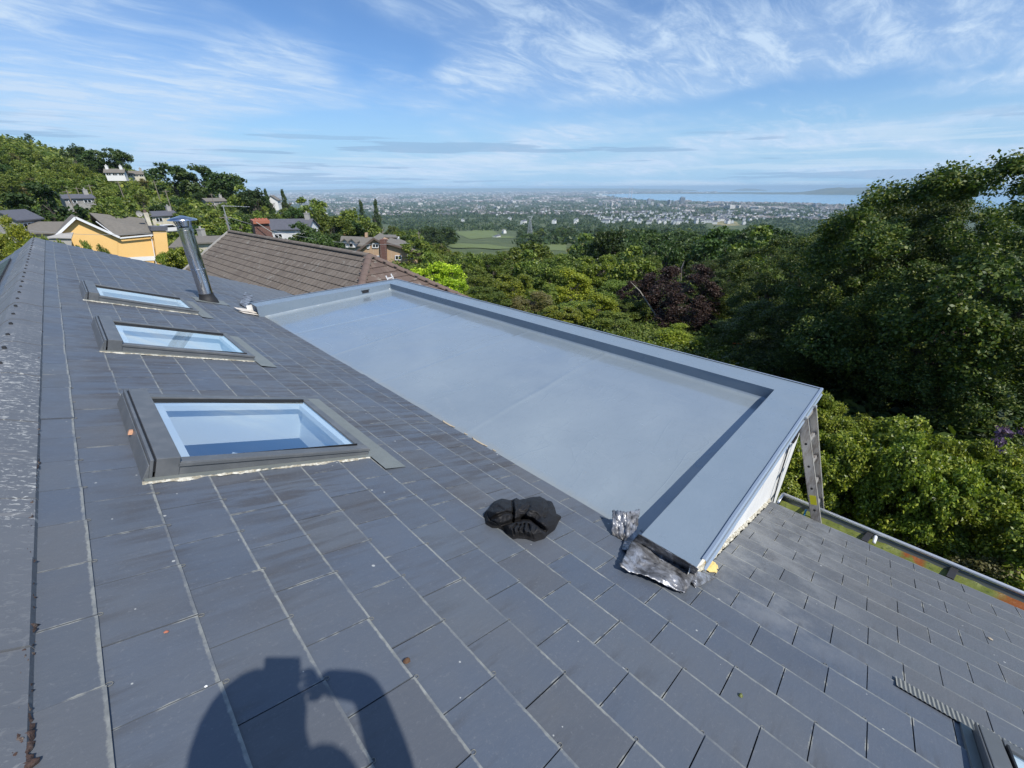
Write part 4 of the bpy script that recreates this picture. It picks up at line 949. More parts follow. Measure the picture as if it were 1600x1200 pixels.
mb.poly([(rr*math.sin(R(a)), rr*math.cos(R(a)), -200) for a in range(0, 360, 10)]); tag(mb.build('sea', M['sea']), kind='structure')
# headland and island across the bay
def hill_nodes(n):
    o = n.coord('Object'); n.color(n.cr(n.noise(o, 0.004, 8, 0.7), [(0.35, (0.03, 0.055, 0.025)), (0.55, (0.09, 0.10, 0.05)), (0.64, (0.10, 0.11, 0.06)), (0.72, (0.28, 0.27, 0.24))]))
M['hill'] = mat('far_hill', rough=0.95, build=hill_nodes)
def ridge_land(name, pxs, r, depth):
    "pxs: list of (px, height above sea)"
    mb = MB(); n_ = 90
    def f(s, t):
        px = pxs[0][0]+(pxs[-1][0]-pxs[0][0])*s; h = float(np.interp(px, [p[0] for p in pxs], [p[1] for p in pxs]))
        rr_ = r+depth*t; d = ray(px, 295); q = rr_/math.hypot(d.x, d.y)
        prof = math.sin(math.pi*t)**0.6
        hh = h*prof*(1+0.18*mnoise.noise(Vector((px*0.06, t*3, 1)))) if 0 < t < 1 else -8
        return Vector((d.x*q, d.y*q, -200+hh))
    mb.grid(n_, 14, f); tag(mb.build(name, M['hill'], smooth=True), kind='structure')
ridge_land('headland', [(1180, 8), (1225, 14), (1255, 40), (1290, 130), (1310, 155), (1340, 150), (1380, 150), (1400, 135), (1440, 120), (1500, 60), (1560, 10)], 14200, 4200)
ridge_land('coast', [(985, 12), (1010, 18), (1060, 22), (1120, 14), (1200, 8)], 14800, 1500)
ridge_land('island', [(1143, 0), (1152, 60), (1165, 110), (1180, 90), (1200, 10)], 26000, 3000)
ridge_land('far_coast', [(380, 60), (500, 110), (560, 160), (640, 170), (760, 150), (880, 130), (990, 110), (1040, 60), (1090, 20)], 24000, 9000)

# ---------------------------------------------------------------- foliage
def crown_mesh(name, m, n_clump, per, size, shape=(1, 1, 1), seed=0, spread=0.17, flat=0.35, droop=0.0, top=0.0, tipfrac=0.25, boughs=None):
    "leaf cards gathered in clumps through the volume of a unit crown, centre at 0"
    g = np.random.default_rng(seed)
    nb = boughs or max(10, n_clump//16)
    # boughs spread over an uneven crown, clumps gathered on the outer side of each bough: leaves dark gaps between
    d = g.normal(size=(nb*6, 3)); d /= np.linalg.norm(d, axis=1)[:, None]; keep = []
    for v in d:
        if len(keep) >= nb: break
        if all(v@w < math.cos(1.55/math.sqrt(nb)) for w in keep): keep.append(v)
    d = np.array(keep); nb = len(d)
    lobes = g.normal(size=(7, 3)); lobes /= np.linalg.norm(lobes, axis=1)[:, None]; la = g.uniform(-0.22, 0.16, 7)
    out = 1+sum(la[k]*np.clip(d@lobes[k], 0, 1)**2 for k in range(7))
    br = (1.35/math.sqrt(nb))*g.uniform(0.7, 1.3, nb); B = d*((1.0-br*0.75)*out*g.uniform(0.86, 1.06, nb))[:, None]
    bi = g.integers(0, nb, n_clump); e = g.normal(size=(n_clump, 3)); e /= np.linalg.norm(e, axis=1)[:, None]
    e = e+d[bi]*0.75+np.array([0, 0, 0.35]); e /= np.linalg.norm(e, axis=1)[:, None]
    C = B[bi]+e*(br[bi]*g.uniform(0.65, 1.05, n_clump))[:, None]
    inn = g.random(n_clump) < 0.16; C[inn] *= g.uniform(0.35, 0.75, inn.sum())[:, None]
    C[:, 2] = np.where(C[:, 2] < 0, C[:, 2]*0.85, C[:, 2])
    if top: C[:, :2] *= (1-top*np.clip((C[:, 2]+0.8)/1.8, 0, 1))[:, None]
    cr = spread*g.uniform(0.6, 1.35, n_clump)
    idx = np.repeat(np.arange(n_clump), per); n = len(idx)
    v = g.normal(size=(n, 3)); v /= np.linalg.norm(v, axis=1)[:, None]
    rr_ = g.random(n)**0.4; rr_ = np.where(g.random(n) < tipfrac*0.3, rr_*1.25, rr_)
    P = C[idx]+v*(cr[idx]*rr_)[:, None]*np.array([1, 1, 0.8]); P[:, 2] -= droop*rr_*cr[idx]
    nr = v*0.5+g.normal(size=(n, 3))*0.55+np.array([0, 0, flat]); nr /= np.linalg.norm(nr, axis=1)[:, None]
    a = np.cross(nr, g.normal(size=(n, 3))); a /= np.linalg.norm(a, axis=1)[:, None]; b = np.cross(nr, a)
    s = size*g.uniform(0.6, 1.3, n)[:, None]
    P = P*np.array(shape)
    k = g.uniform(0.45, 0.7, n)[:, None]
    V = np.stack([P-a*s, P+b*s*k-nr*s*0.12, P+a*s, P-b*s*k-nr*s*0.12], 1).reshape(-1, 3)
    Q = np.arange(n*4).reshape(-1, 4); return np_mesh(name, V, Q, m)
def trunk_mesh(name, seed, h=0.55, r=0.05, n_l=9):
    "unit tree: base at z=0, crown centre near z=0.6"
    q = random.Random(seed); mb = MB()
    p = [Vector((0.02*math.sin(k*1.3+seed), 0.02*math.cos(k*1.7+seed), h*k/6)) for k in range(7)]
    mb.tube(p, [r*(1.35-0.13*k) if k else r*1.7 for k in range(7)], 9)
    for k in range(n_l):
        t = 2+q.random()*4; a = q.uniform(0, 6.28); b = p[int(t)]; L = q.uniform(0.22, 0.36); e = Vector((math.cos(a), math.sin(a), q.uniform(0.5, 1.3))).normalized()
        m1 = b+e*L*0.5+Vector((0, 0, 0.01)); m2 = b+e*L+Vector((0.02, 0, 0.05))
        mb.tube([b, m1, m2], [r*0.45, r*0.28, r*0.10], 6)
        for _ in range(2):
            e2 = (e+Vector((q.uniform(-.8, .8), q.uniform(-.8, .8), q.uniform(-.1, .6)))).normalized(); mb.tube([m1, m1+e2*L*0.5], [r*0.2, r*0.06], 5)
    me = mb.build(name, M['bark'], fix=False).data; o = bpy.data.objects[-1] if False else None
    for ob in [x for x in COL.objects if x.data == me]: bpy.data.objects.remove(ob)
    return me
TR = [trunk_mesh('trunk', k) for k in (1, 2, 3)]
GREEN_HUES = {}
def tree(name, label, cat, pos, h, w, crown, group=None, cz=0.60, ch=0.42, rz=None, trunk=True, sink=0.0):
    "pos: foot; h: height; w: crown radius"
    root = empty(name, pos, 0, label, cat, group)
    c = bpy.data.objects.new('crown', crown); COL.objects.link(c); c.parent = root
    c.location = (0, 0, h*cz); c.scale = (w, w*rng.uniform(0.9, 1.1), h*ch); c.rotation_euler = (0, 0, rz if rz is not None else rng.uniform(0, 6.28))
    if trunk:
        t = bpy.data.objects.new('trunk', rng.choice(TR)); COL.objects.link(t); t.parent = root; t.scale = (h*1.0, h*1.0, h); t.rotation_euler = (0, 0, rng.uniform(0, 6.28))
    return root
# near crowns (fine leaves); sizes are in crown radii
C_OAK = [crown_mesh('oak_crown', M['leaf_oak'], 620, 170, 0.0125, seed=s, spread=0.085, boughs=34) for s in (11, 12, 13)]
C_MIDN = [crown_mesh('bush_crown', M['leaf_mid'], 220, 80, 0.034, seed=s, spread=0.15, boughs=16) for s in (21, 22)]
C_COP = crown_mesh('copper_crown', M['leaf_copper'], 380, 100, 0.022, seed=31, spread=0.12, droop=0.9, top=0.35)
C_LIME = crown_mesh('lime_crown', M['leaf_lime'], 150, 110, 0.040, seed=32, spread=0.19)
C_YEL = crown_mesh('yellow_crown', M['leaf_yellow'], 150, 80, 0.042, seed=33, spread=0.2, top=0.3)
C_HED = [crown_mesh('hedge_crown', M['leaf_hedge'], 260, 130, 0.034, seed=s, spread=0.15, boughs=16) for s in (41, 42)]
C_OLI = crown_mesh('olive_crown', M['leaf_olive'], 150, 70, 0.040, seed=43, spread=0.2)
# middle distance crowns
C_MID = [crown_mesh('mid_crown', M['leaf_mid'], 110, 32, 0.072, seed=s, spread=0.18, boughs=11) for s in (51, 52, 53, 54)]
C_DRK = [crown_mesh('dark_crown', M['leaf_dark'], 120, 32, 0.068, seed=s, spread=0.17, boughs=12) for s in (61, 62, 63)]
C_OLM = [crown_mesh('olive_mid_crown', M['leaf_olive'], 60, 40, 0.085, seed=64, spread=0.25)]
C_CON = crown_mesh('conifer_crown', M['leaf_dark'], 90, 45, 0.065, seed=65, spread=0.2, top=0.85)

# big trees on the right
oaks = [ # px, py of the top, r, crown radius, label
 (1575, 250, 17.5, 4.2, 'tallest dark broadleaf tree, cut by the right edge of the frame'),
 (1470, 292, 22.0, 3.4, 'broadleaf tree left of the tallest one, its crown against the sea'),
 (1320, 356, 26.0, 3.7, 'olive-tipped broadleaf tree in front of the far houses on the right'),
 (1240, 392, 33.0, 4.0, 'broadleaf tree whose crown starts right of the copper beech'),
 (1500, 420, 18.5, 3.2, 'broadleaf tree standing just behind the hedge on the right'),
 (1385, 470, 18.5, 3.2, 'dark broadleaf tree behind the left part of the hedge'),
 (1600, 300, 26.0, 3.8, 'broadleaf tree seen through the gap under the tallest crown'),
 (1600, 400, 16.5, 3.0, 'broadleaf tree overhanging the hedge at the right edge'),
 (1285, 500, 24.0, 3.2, 'shaded broadleaf tree beyond the dormer corner'),
 (1425, 318, 30.0, 3.6, 'broadleaf tree filling the gap between the olive-tipped tree and the tall ones'),
 (1160, 405, 46.0, 4.0, 'dark tree at the foot of the wood, left of the big broadleaf trees')]
for i, (px, py, r, w, lab) in enumerate(oaks):
    p = on(px, r); h = at(px, py, r).z-p.z
    ch = min(0.50, w*1.15/h); tree('broadleaf_tree', lab, 'tree', p, h, w, C_OAK[i % 3], 'broadleaf trees on the right', cz=1-ch*0.97, ch=ch, rz=i*1.3+0.4)
# young shoots breaking the skyline of the right-hand trees
# copper beech, lime, yellow bush and neighbours
def bush(name, label, px, py_top, r, w, crown, cat='bush', group=None, depth=1.0):
    top = at(px, py_top, r); p = on(px, r, py_top+15); h = max(0.8, top.z-p.z); ch = min(0.5, max(0.30, w*1.1/h)); return tree(name, label, cat, p, h, w, crown, group, cz=1-ch*0.95, ch=ch)
bush('copper_beech', 'dark purple copper beech with a bare twig at its top', 1062, 412, 31, 3.3, C_COP, 'tree')
bush('copper_beech', 'smaller purple-leaved tree leaning left of the copper beech', 1000, 438, 33, 1.9, C_COP, 'tree')
mb = MB(); a = at(1068, 415, 30.6)
for k in range(5):
    mb.tube([a+Vector((0, 0, -1.0)), a+Vector((0.10*(k-2), 0.05*k, -0.2)), a+Vector((0.22*(k-2), 0.1*k-.2, 0.35-0.07*abs(k-2)))], [0.035, 0.02, 0.006], 5)
tag(mb.build('dead_branch', M['deadwood']), 'bare grey twig sticking out of the top of the copper beech', 'branch'); mb = MB()
mb.tube([at(1030, 498, 29)+Vector((0, 0, -.1)), at(1000, 455, 29.3), at(985, 440, 29.6)], [0.05, 0.035, 0.012], 6)
tag(mb.build('dead_branch', M['deadwood']), 'bare pale branch slanting across the left side of the copper beech', 'branch')
bush('golden_conifer', 'bright lime-yellow conifer behind the brown roof of the neighbours', 676, 405, 30, 2.0, C_LIME, 'tree')
bush('golden_conifer', 'lower right half of the lime-yellow conifer group', 697, 432, 28.5, 1.5, C_LIME, 'tree')
bush('yellow_tree', 'yellow-green tree in front of the middle of the long parapet', 893, 425, 36, 2.1, C_YEL, 'tree')
bush('broadleaf_tree', 'mid green round tree left of the yellow-green tree', 858, 400, 40, 2.6, C_MIDN[0], 'tree')
bush('garden_bush', 'rounded pale green bush under the copper beech', 1055, 510, 23, 1.35, C_YEL)
bush('garden_bush', 'glossy green bush right of the copper beech by the lawn', 1115, 455, 34, 1.7, C_YEL)
bush('garden_bush', 'brownish feathery bush by the small lawn', 1176, 508, 27, 1.3, C_OLI)
bush('garden_bush', 'yellow-green bush behind the long parapet, left of the copper beech', 935, 462, 27, 1.5, C_YEL)
bush('garden_bush', 'brown-tipped shrub below the yellow-green tree', 832, 460, 30, 1.5, C_OLI)
nb = [(735, 420, 38, 2.2), (770, 395, 52, 2.6), (800, 430, 34, 1.8), (760, 450, 30, 1.6), (905, 470, 29, 1.7), (965, 440, 40, 2.3), (935, 400, 50, 2.6), (1005, 400, 52, 2.6), (845, 445, 33, 1.6), (720, 450, 31, 1.5), (880, 480, 25, 1.2), (960, 490, 25, 1.4), (700, 395, 50, 2.2), (1130, 500, 28, 1.3), (1190, 560, 21, 1.3), (1240, 590, 18, 1.2), (1215, 500, 32, 2.0), (985, 470, 30, 1.5)]
for i, (px, py, r, w) in enumerate(nb):
    bush('garden_bush', 'leafy green bush in the gardens just beyond the long parapet', px, py, r, w, [C_MIDN[0], C_MIDN[1], C_HED[0], C_MIDN[1]][i % 4], 'bush', 'bushes in the gardens beyond the parapet')
for i, (px, py, rr_, w) in enumerate(((12, 366, 30, 1.0), (40, 368, 30, .8), (62, 372, 29, .6), (84, 375, 28, .5), (106, 377, 28, .5), (128, 380, 27, .5), (148, 382, 27, .6), (163, 386, 27, .45))):
    bush('conifer_hedge_bush', 'dark trimmed bush in the row between our gable and the yellow house', px, py, rr_, w, C_HED[i % 2] if i < 2 else C_MIDN[i % 2], 'bush', 'bushes along our gable')
bush('flower_clump', 'clump of coral pink flowers at the edge of the lawn', 1149, 549, 24, 0.45, crown_mesh('flower_crown', M['leaf_pink'], 25, 30, 0.09, seed=71))
# hedge behind the gutter: a chain of leafy mounds, one hedge
hz = []
g = np.random.default_rng(5)
hroot = empty('hedge', (10, -1, -6.4), label='broad unclipped green hedge beyond the gutter', cat='hedge')
k = 0
for y in np.arange(-7.5, 5.6, 0.72):
    for x in (9.25, 10.3, 11.4):
        c = bpy.data.objects.new('foliage', C_HED[k % 2]); COL.objects.link(c); c.parent = hroot
        top = -4.28-(x-9.6)*0.24+0.22*math.sin(y*1.7+x); gz_ = ground(x, y); hh = top-gz_
        c.location = (x-10+rng.uniform(-.15, .15), y+1+rng.uniform(-.15, .15), gz_+hh*0.5+6.4); s = rng.uniform(0.72, 0.95)
        c.scale = (s, s, hh*0.56); c.rotation_euler = (0, 0, rng.uniform(0, 6.28)); k += 1
mb = MB(); mb.grid(30, 5, lambda s, t: Vector((8.9+2.6*t, -7.5+13*s, -6.7+1.5*math.sin(math.pi*t)**0.4)) - Vector((10, -1, -6.4)))
mb.build('hedge_stems', M['bark'], hroot)
p = Vector((7.35, 0.15, -5.9)); 
for q, w, h in (((7.35, 0.25), 0.55, 1.1), ((7.2, -0.35), 0.42, 0.9)):
    tree('shrub', 'low yellow-green shrub behind the foot of the ladder', 'shrub', (q[0], q[1], ground(*q)), h, w, C_LIME, 'low yellow shrubs', trunk=False)
for q, w, h, lab in (((7.6, 0.9), 0.7, 1.5, 'dark green shrub left of the ladder under the dormer corner'), ((8.2, -2.3), 0.6, 1.0, 'dry olive shrub at the foot of the hedge'), ((8.0, -3.6), 0.6, 1.0, 'dusty olive shrub at the foot of the hedge, nearer the right edge')):
    tree('shrub', lab, 'shrub', (q[0], q[1], ground(*q)), h, w, C_OLI if 'olive' in lab else C_HED[0], None, trunk=False)
bush('flowering_shrub', 'shrub with purple flowers at the right edge of the frame', 1594, 668, 11.5, 0.45, crown_mesh('purple_crown', M['leaf_purple'], 40, 30, 0.07, seed=72))
# grass by the house
def blade_field(name, x0, x1, y0, y1, n, m, hgt, seed):
    g = np.random.default_rng(seed); x = g.uniform(x0, x1, n); y = g.uniform(y0, y1, n)
    z = ground_arr(np.degrees(np.arctan2(x, y)), np.hypot(x, y))
    a = g.uniform(0, 6.28, n); w = 0.012*g.uniform(.7, 1.5, n); h = hgt*g.uniform(.5, 1.3, n); lx, ly = g.normal(0, .4, n)*h, g.normal(0, .4, n)*h
    V = np.stack([np.stack([x-w*np.cos(a), y-w*np.sin(a), z-.02], -1), np.stack([x+w*np.cos(a), y+w*np.sin(a), z-.02], -1), np.stack([x+lx, y+ly, z+h], -1)], 1).reshape(-1, 3)
    o = bpy.data.objects.new(name, np_mesh(name, V, np.arange(n*3).reshape(-1, 3), m)); COL.objects.link(o); tag(o, kind='stuff', label='unmown grass between the house and the hedge', cat='grass'); return o
blade_field('grass', 4.6, 9.2, -7, 4, 60000, M['leaf_yellow'], 0.14, 3)

# meadows seen between the trees: patches of mown field laid over the terrain
M['field'] = mat('field', rough=0.95, build=lambda n: n.color(n.mix(n.noise(n.coord('Object'), 0.05, 6, 0.6), (0.095, 0.135, 0.035), (0.135, 0.165, 0.050))))
M['field_dry'] = mat('field_dry', rough=0.95, build=lambda n: n.color(n.mix(n.noise(n.coord('Object'), 0.05, 6, 0.6), (0.20, 0.18, 0.08), (0.27, 0.235, 0.11))))
def ray_ground(px, py):
    d = ray(px, py); hl = math.hypot(d.x, d.y); az_ = math.degrees(math.atan2(d.x, d.y)); r = np.geomspace(8, 6000, 1500)
    z = ground_arr(np.full_like(r, az_), r); zr = d.z/hl*r; k = np.nonzero(zr < z)[0]
    return float(r[k[0]]) if len(k) else None
def field(name, label, quad, m, lift=0.5):
    c = [ray_ground(*q) for q in quad]
    if any(v is None for v in c): return None
    P = []
    for (px, py), r in zip(quad, c):
        d = ray(px, py); q = r/math.hypot(d.x, d.y); P.append((d.x*q, d.y*q))
    mb = MB()
    def f(s, t):
        x = P[0][0]*(1-s)*(1-t)+P[1][0]*s*(1-t)+P[2][0]*s*t+P[3][0]*(1-s)*t; y = P[0][1]*(1-s)*(1-t)+P[1][1]*s*(1-t)+P[2][1]*s*t+P[3][1]*(1-s)*t
        return Vector((x, y, ground(x, y)+lift))
    mb.grid(16, 16, f); o = mb.build(name, m, fix=False, smooth=True); tag(o, kind='structure'); return P
FQ = [[(712, 362), (765, 359), (806, 372), (735, 374)], [(696, 383), (760, 382), (812, 389), (706, 388)], [(850, 378), (886, 378), (884, 393), (850, 393)], [(1110, 345), (1145, 344), (1160, 352), (1115, 352)], [(570, 350), (592, 352), (604, 360), (578, 360)], [(1172, 470), (1200, 470), (1200, 500), (1165, 500)], [(925, 430), (945, 425), (948, 440), (930, 442)]]
FP = [field('meadow', None, q, (M['field_dry'] if i in (3, 6) else M['field'])) for i, q in enumerate(FQ)]
def in_clear(px, py):
    for q in FQ:
        x = [p[0] for p in q]; y = [p[1] for p in q]
        if min(x)-6 < px < max(x)+6 and min(y)-1 < py < max(y)+9: return True
    return False
def proj(P):
    c = (P.dot(c_right), P.dot(c_up), P.dot(fwd)); return (800+F_PX*c[0]/c[2], 600-F_PX*c[1]/c[2]) if c[2] > 0 else (-9e9, 0)

# ---------------------------------------------------------------- houses
class Face:
    "vertical plane at distance D facing the viewer's side, turned by skew degrees; q() gives a point seen at a pixel on it"
    def __init__(s, pxc, D, skew=0):
        d = ray(pxc, 300); a = math.atan2(d.x, d.y); s.o = Vector((math.sin(a)*D, math.cos(a)*D, 0)); a2 = a+R(skew)
        s.n = Vector((math.sin(a2), math.cos(a2), 0)); s.t = Vector((math.cos(a2), -math.sin(a2), 0))
    def q(s, px, py, back=0.0):
        d = ray(px, py); k = (s.o+s.n*back).dot(s.n)/d.dot(s.n); return d*k
def slab(mb, pts, vec, m=0):
    "extrude a polygon along vec"
    n = len(pts); b = [p+vec for p in pts]; i = len(mb.v); mb.v += [tuple(p) for p in pts+b]
    mb.f.append(tuple(range(i, i+n))); mb.m.append(m); mb.uv.append([(0, 0)]*n)
    mb.f.append(tuple(range(i+n, i+2*n))[::-1]); mb.m.append(m); mb.uv.append([(0, 0)]*n)
    for k in range(n):
        a, c = k, (k+1) % n; mb.f.append((i+a, i+c, i+n+c, i+n+a)); mb.m.append(m); mb.uv.append([(0, 0)]*4)
def hobj(root, name, mats, mb, **k):
    o = mb.build(name, mats, root, Matrix.Translation(-Vector(root.location)), **k); return o
def cottage(label, px, r, w, d, hw, pitch, yaw, wall, roof, chim=1, wins=4, group=None, name='cottage', sink=1.2, parts=True, z=None, cat='house', k=1.0):
    "small gabled house: w along its ridge, d deep, hw wall height"
    p = on(px, r); w, d, hw = w*k, d*k, hw*k
    if z is not None: p.z = z
    root = empty(name, p, R(yaw), label, cat, group); hr = d/2*math.tan(R(pitch))
    mb = MB(); x, y = w/2, d/2
    for s in (-1, 1): mb.poly([(s*x, -y, -sink), (s*x, y, -sink), (s*x, y, hw), (s*x, 0, hw+hr), (s*x, -y, hw)])
    for s in (-1, 1): mb.poly([(-x, s*y, -sink), (x, s*y, -sink), (x, s*y, hw), (-x, s*y, hw)])
    mb.build('wall', wall, root)
    mb = MB(); ov = 0.3; t = 0.14
    for s in (-1, 1):
        e = (y+ov); ze = hw-ov*math.tan(R(pitch))
        mb.hexa([(-x-ov, s*e, ze), (x+ov, s*e, ze), (x+ov, 0, hw+hr), (-x-ov, 0, hw+hr)], [(-x-ov, s*e, ze+t), (x+ov, s*e, ze+t), (x+ov, 0, hw+hr+t), (-x-ov, 0, hw+hr+t)])
    mb.build('roof', roof, root)
    for ck in range(chim):
        mb = MB(); cx_ = (x-0.6)*(1 if ck == 0 else -1); mb.box(cx_-.35, cx_+.35, -.3, .3, hw+hr-0.4, hw+hr+0.9); mb.box(cx_-.4, cx_+.4, -.35, .35, hw+hr+0.9, hw+hr+1.0)
        mb.lathe((cx_, 0, hw+hr+1.0), [(0.13, 0), (0.11, 0.3), (0.0, 0.3)], 10); mb.build('chimney', wall if chim > 1 else M['concrete'], root)
    for s in (-1, 1):
        for wk in range(wins):
            wx = -x+w*(wk+0.5)/wins; mb = MB()
            mb.box(wx-.55, wx+.55, s*y-0.04, s*y+0.04, 0.9*hw/2.7, 2.0*hw/2.7); f = mb.build('window', M['dark_glass'], root)
            mb = MB(); yy = s*(y+0.045)
            for (a, b, c, e_) in ((-.6, -.52, .85, 2.05), (.52, .6, .85, 2.05), (-.04, .04, .9, 2.0), (-.52, .52, .85, .93), (-.52, .52, 1.97, 2.05)): mb.box(wx+a, wx+b, yy-.03, yy+.03, c*hw/2.7, e_*hw/2.7)
            mb.build('frame', M['white_paint'], f, Matrix.Identity(4))
    return root
# neighbours' big brown roof: interlocking tiles laid course by course
A_ = ray(577, 400)*(-2.5/ray(577, 400).z); B_ = ray(359, 362)*(-2.5/ray(359, 362).z)
dr_ = (A_-B_).normalized(); pr_ = Vector((dr_.y, -dr_.x, 0)); TP = R(34); tn = math.tan(TP); cs = math.cos(TP); sn = math.sin(TP)
if pr_.x < 0: pr_ = -pr_                                    # pr_ points downhill, away from us
nb_h = empty('neighbour_house', (8, 24, -7), label='neighbouring house with a long hipped brown tiled roof just beyond the flue', cat='house')
def tile_slope(name, org, along, down, length_fn, ncourse, m, gauge=0.345, wid=0.30):
    "org: ridge start; along: unit ridge dir; down: unit down-slope dir; length_fn(v)->(a0,a1)"
    nn = along.cross(down).normalized()
    if nn.z < 0: nn = -nn
    mb = MB()
    for k in range(ncourse):
        v0, v1 = k*gauge, (k+1)*gauge+0.02; a0, a1 = length_fn(v1)
        j0, j1 = math.floor(a0/wid), math.ceil(a1/wid)
        for j in range(j0, j1):
            x0, x1 = max(a0, j*wid), min(a1, (j+1)*wid)
            if x1-x0 < 0.03: continue
            dz = rng.uniform(-0.003, 0.004)
            def P(x, v, h): return org+along*x+down*v+nn*h
            t0, t1 = 0.012, 0.042+dz; g = 0.006
            xm = x0+(x1-x0)*0.62
            mb.hexa([P(x0+g, v0, -.01), P(x0+g, v1, t1-.035), P(xm, v1, t1-.035), P(xm, v0, -.01)], [P(x0+g, v0, t0), P(x0+g, v1, t1), P(xm, v1, t1), P(xm, v0, t0)])
            mb.hexa([P(xm, v0, -.01), P(xm, v1, t1-.040), P(x1-g, v1, t1-.040), P(x1-g, v0, -.01)], [P(xm, v0, t0-.008), P(xm, v1, t1-.012), P(x1-g, v1, t1+0.010), P(x1-g, v0, t0+.006)])
    return mb.build(name, m, nb_h, Matrix.Translation(-Vector(nb_h.location)), fix=False)
LEN = (A_-B_).length; dwn_near = (-pr_*cs - Vector((0, 0, sn))); dwn_far = (pr_*cs-Vector((0, 0, sn))); dwn_hip = (dr_*cs-Vector((0, 0, sn)))
tile_slope('tiled_roof', B_, dr_, dwn_near, lambda v: (0.0, LEN+v*cs), 15, M['tile_brown'])
tile_slope('tiled_roof', B_, dr_, dwn_far, lambda v: (0.0, LEN+v*cs), 15, M['tile_brown'])
tile_slope('hipped_end', A_, pr_, dwn_hip, lambda v: (-v*cs, v*cs), 15, M['tile_red'], wid=0.30)
mb = MB()
nn_ = 18
def halfround(mb, a, b, r, n):
    d = (b-a)/n; x = d.cross(Vector((0, 0, 1))).normalized(); z = x.cross(d.normalized())
    for k in range(n):
        p, q = a+d*k, a+d*(k+1.02); 
        mb.grid(1, 8, lambda s, t: (p if s == 0 else q)+x*(r*(1.0+0.06*s)*math.cos(math.pi*t))+z*(r*0.7*(1+0.06*s)*math.sin(math.pi*t))+Vector((0, 0, 0.01)))
halfround(mb, B_, A_, 0.14, 40); hobj(nb_h, 'ridge_tiles', M['tile_brown'], mb)
for sg in (-1, 1):
    mb = MB(); e = A_+(dr_*cs+pr_*sg*cs-Vector((0, 0, sn)))*5.3; halfround(mb, A_, e, 0.15, 20); hobj(nb_h, 'hip_tiles', M['hip_tile'], mb)
mb = MB(); zz0 = -2.5-5.15*sn-0.1; wb = 5.0*cs
c4 = [B_-pr_*wb, B_+pr_*wb, A_+pr_*wb+dr_*wb, A_-pr_*wb+dr_*wb]
for k in range(4):
    a, b = c4[k], c4[(k+1) % 4]; mb.poly([(a.x, a.y, -10), (b.x, b.y, -10), (b.x, b.y, zz0), (a.x, a.y, zz0)])
mb.poly([(c4[0].x, c4[0].y, zz0), (c4[1].x, c4[1].y, zz0), tuple(B_)])
hobj(nb_h, 'wall', M['cream_wall'], mb)
mb = MB(); rv = B_-dr_*0.06
for sg in (-1, 1): mb.bar(rv+Vector((0, 0, 0.03)), rv+pr_*sg*wb-Vector((0, 0, wb*tn))+Vector((0, 0, 0.03)), 0.12, 0.14)
hobj(nb_h, 'verge_board', M['concrete'], mb)
# aerial on its gable
mb = MB(); a = B_-dr_*0.25+pr_*0.1
mb.tube([a-Vector((0, 0, 1.2)), a+Vector((0, 0, 1.55))], 0.028, 6); h = a+Vector((0, 0, 1.5)); mb.tube([h-pr_*0.1, h+pr_*1.5-Vector((0, 0, 0.1))], 0.018, 5)
for k in range(9): q = h+pr_*(0.15+0.15*k)-Vector((0, 0, 0.01*k)); mb.tube([q-dr_*0.28, q+dr_*0.28], 0.010, 4)
for k in range(3):
    q = a+Vector((0, 0, 0.2+0.25*k)); mb.tube([q-dr_*0.4+Vector((0, 0, .3)), q+dr_*0.45], 0.012, 4)
hobj(nb_h, 'aerial', M['galv'], mb)
# white rungs of a roof ladder showing on the hipped end
mb = MB(); F = Face(609, 14.2)
for (a, b) in (((603, 431), (609, 443)), ((611, 428), (617, 441)), ((606, 435), (615, 433))): mb.bar(F.q(*a), F.q(*b), 0.035)
o = mb.build('roof_ladder', M['white_paint']); tag(o, 'top of a white ladder against the hipped end of the brown roof', 'ladder')

# yellow house
yw = empty('yellow_house', on(150, 78), label='yellow rendered house with a gable and brown roof, beyond the left end of the ridge', cat='house')
F = Face(150, 78, -4); n9 = F.n
mb = MB(); slab(mb, [F.q(89, 368), F.q(118, 341), F.q(184, 370), F.q(184, 418), F.q(89, 418)], n9*7)
slab(mb, [F.q(184, 369, .05), F.q(241, 366, .05), F.q(241, 418, .05), F.q(184, 418, .05)], n9*7); hobj(yw, 'wall', M['yellow_wall'], mb)
mb = MB()
def roofstrip(a, b, back0, back1, th=0.15):
    p = [F.q(*a, 0)+n9*back0, F.q(*b, 0)+n9*back0]; q = [v+n9*(back1-back0) for v in p]; u = Vector((0, 0, th)); mb.hexa([p[0], p[1], q[1], q[0]], [p[0]+u, p[1]+u, q[1]+u, q[0]+u])
roofstrip((85, 371), (118, 340), -0.45, 7); roofstrip((118, 340), (187, 371), -0.45, 7)
rA, rB = F.q(140, 334, 5), F.q(229, 343, 5); eA, eB = F.q(180, 369, -0.4), F.q(241, 364, -0.4); u = Vector((0, 0, .15))
mb.hexa([eA, eB, rB, rA], [eA+u, eB+u, rB+u, rA+u]); bk = n9*5.2-Vector((0, 0, 2.4)); mb.hexa([rA+bk, rB+bk, rB, rA], [rA+bk+u, rB+bk+u, rB+u, rA+u])
hobj(yw, 'roof', M['tile_grey'], mb)
mb = MB(); v = -n9*0.08
for a, b in (((85, 371), (118, 340)), ((118, 340), (187, 371))): mb.bar(F.q(*a, -.5), F.q(*b, -.5), 0.10, 0.26)
mb.bar(F.q(187, 372, -.45), F.q(240, 367, -.45), 0.12, 0.16); mb.bar(F.q(150, 346, 1), F.q(180, 368, -.3), 0.08); hobj(yw, 'bargeboard', M['white_paint'], mb)
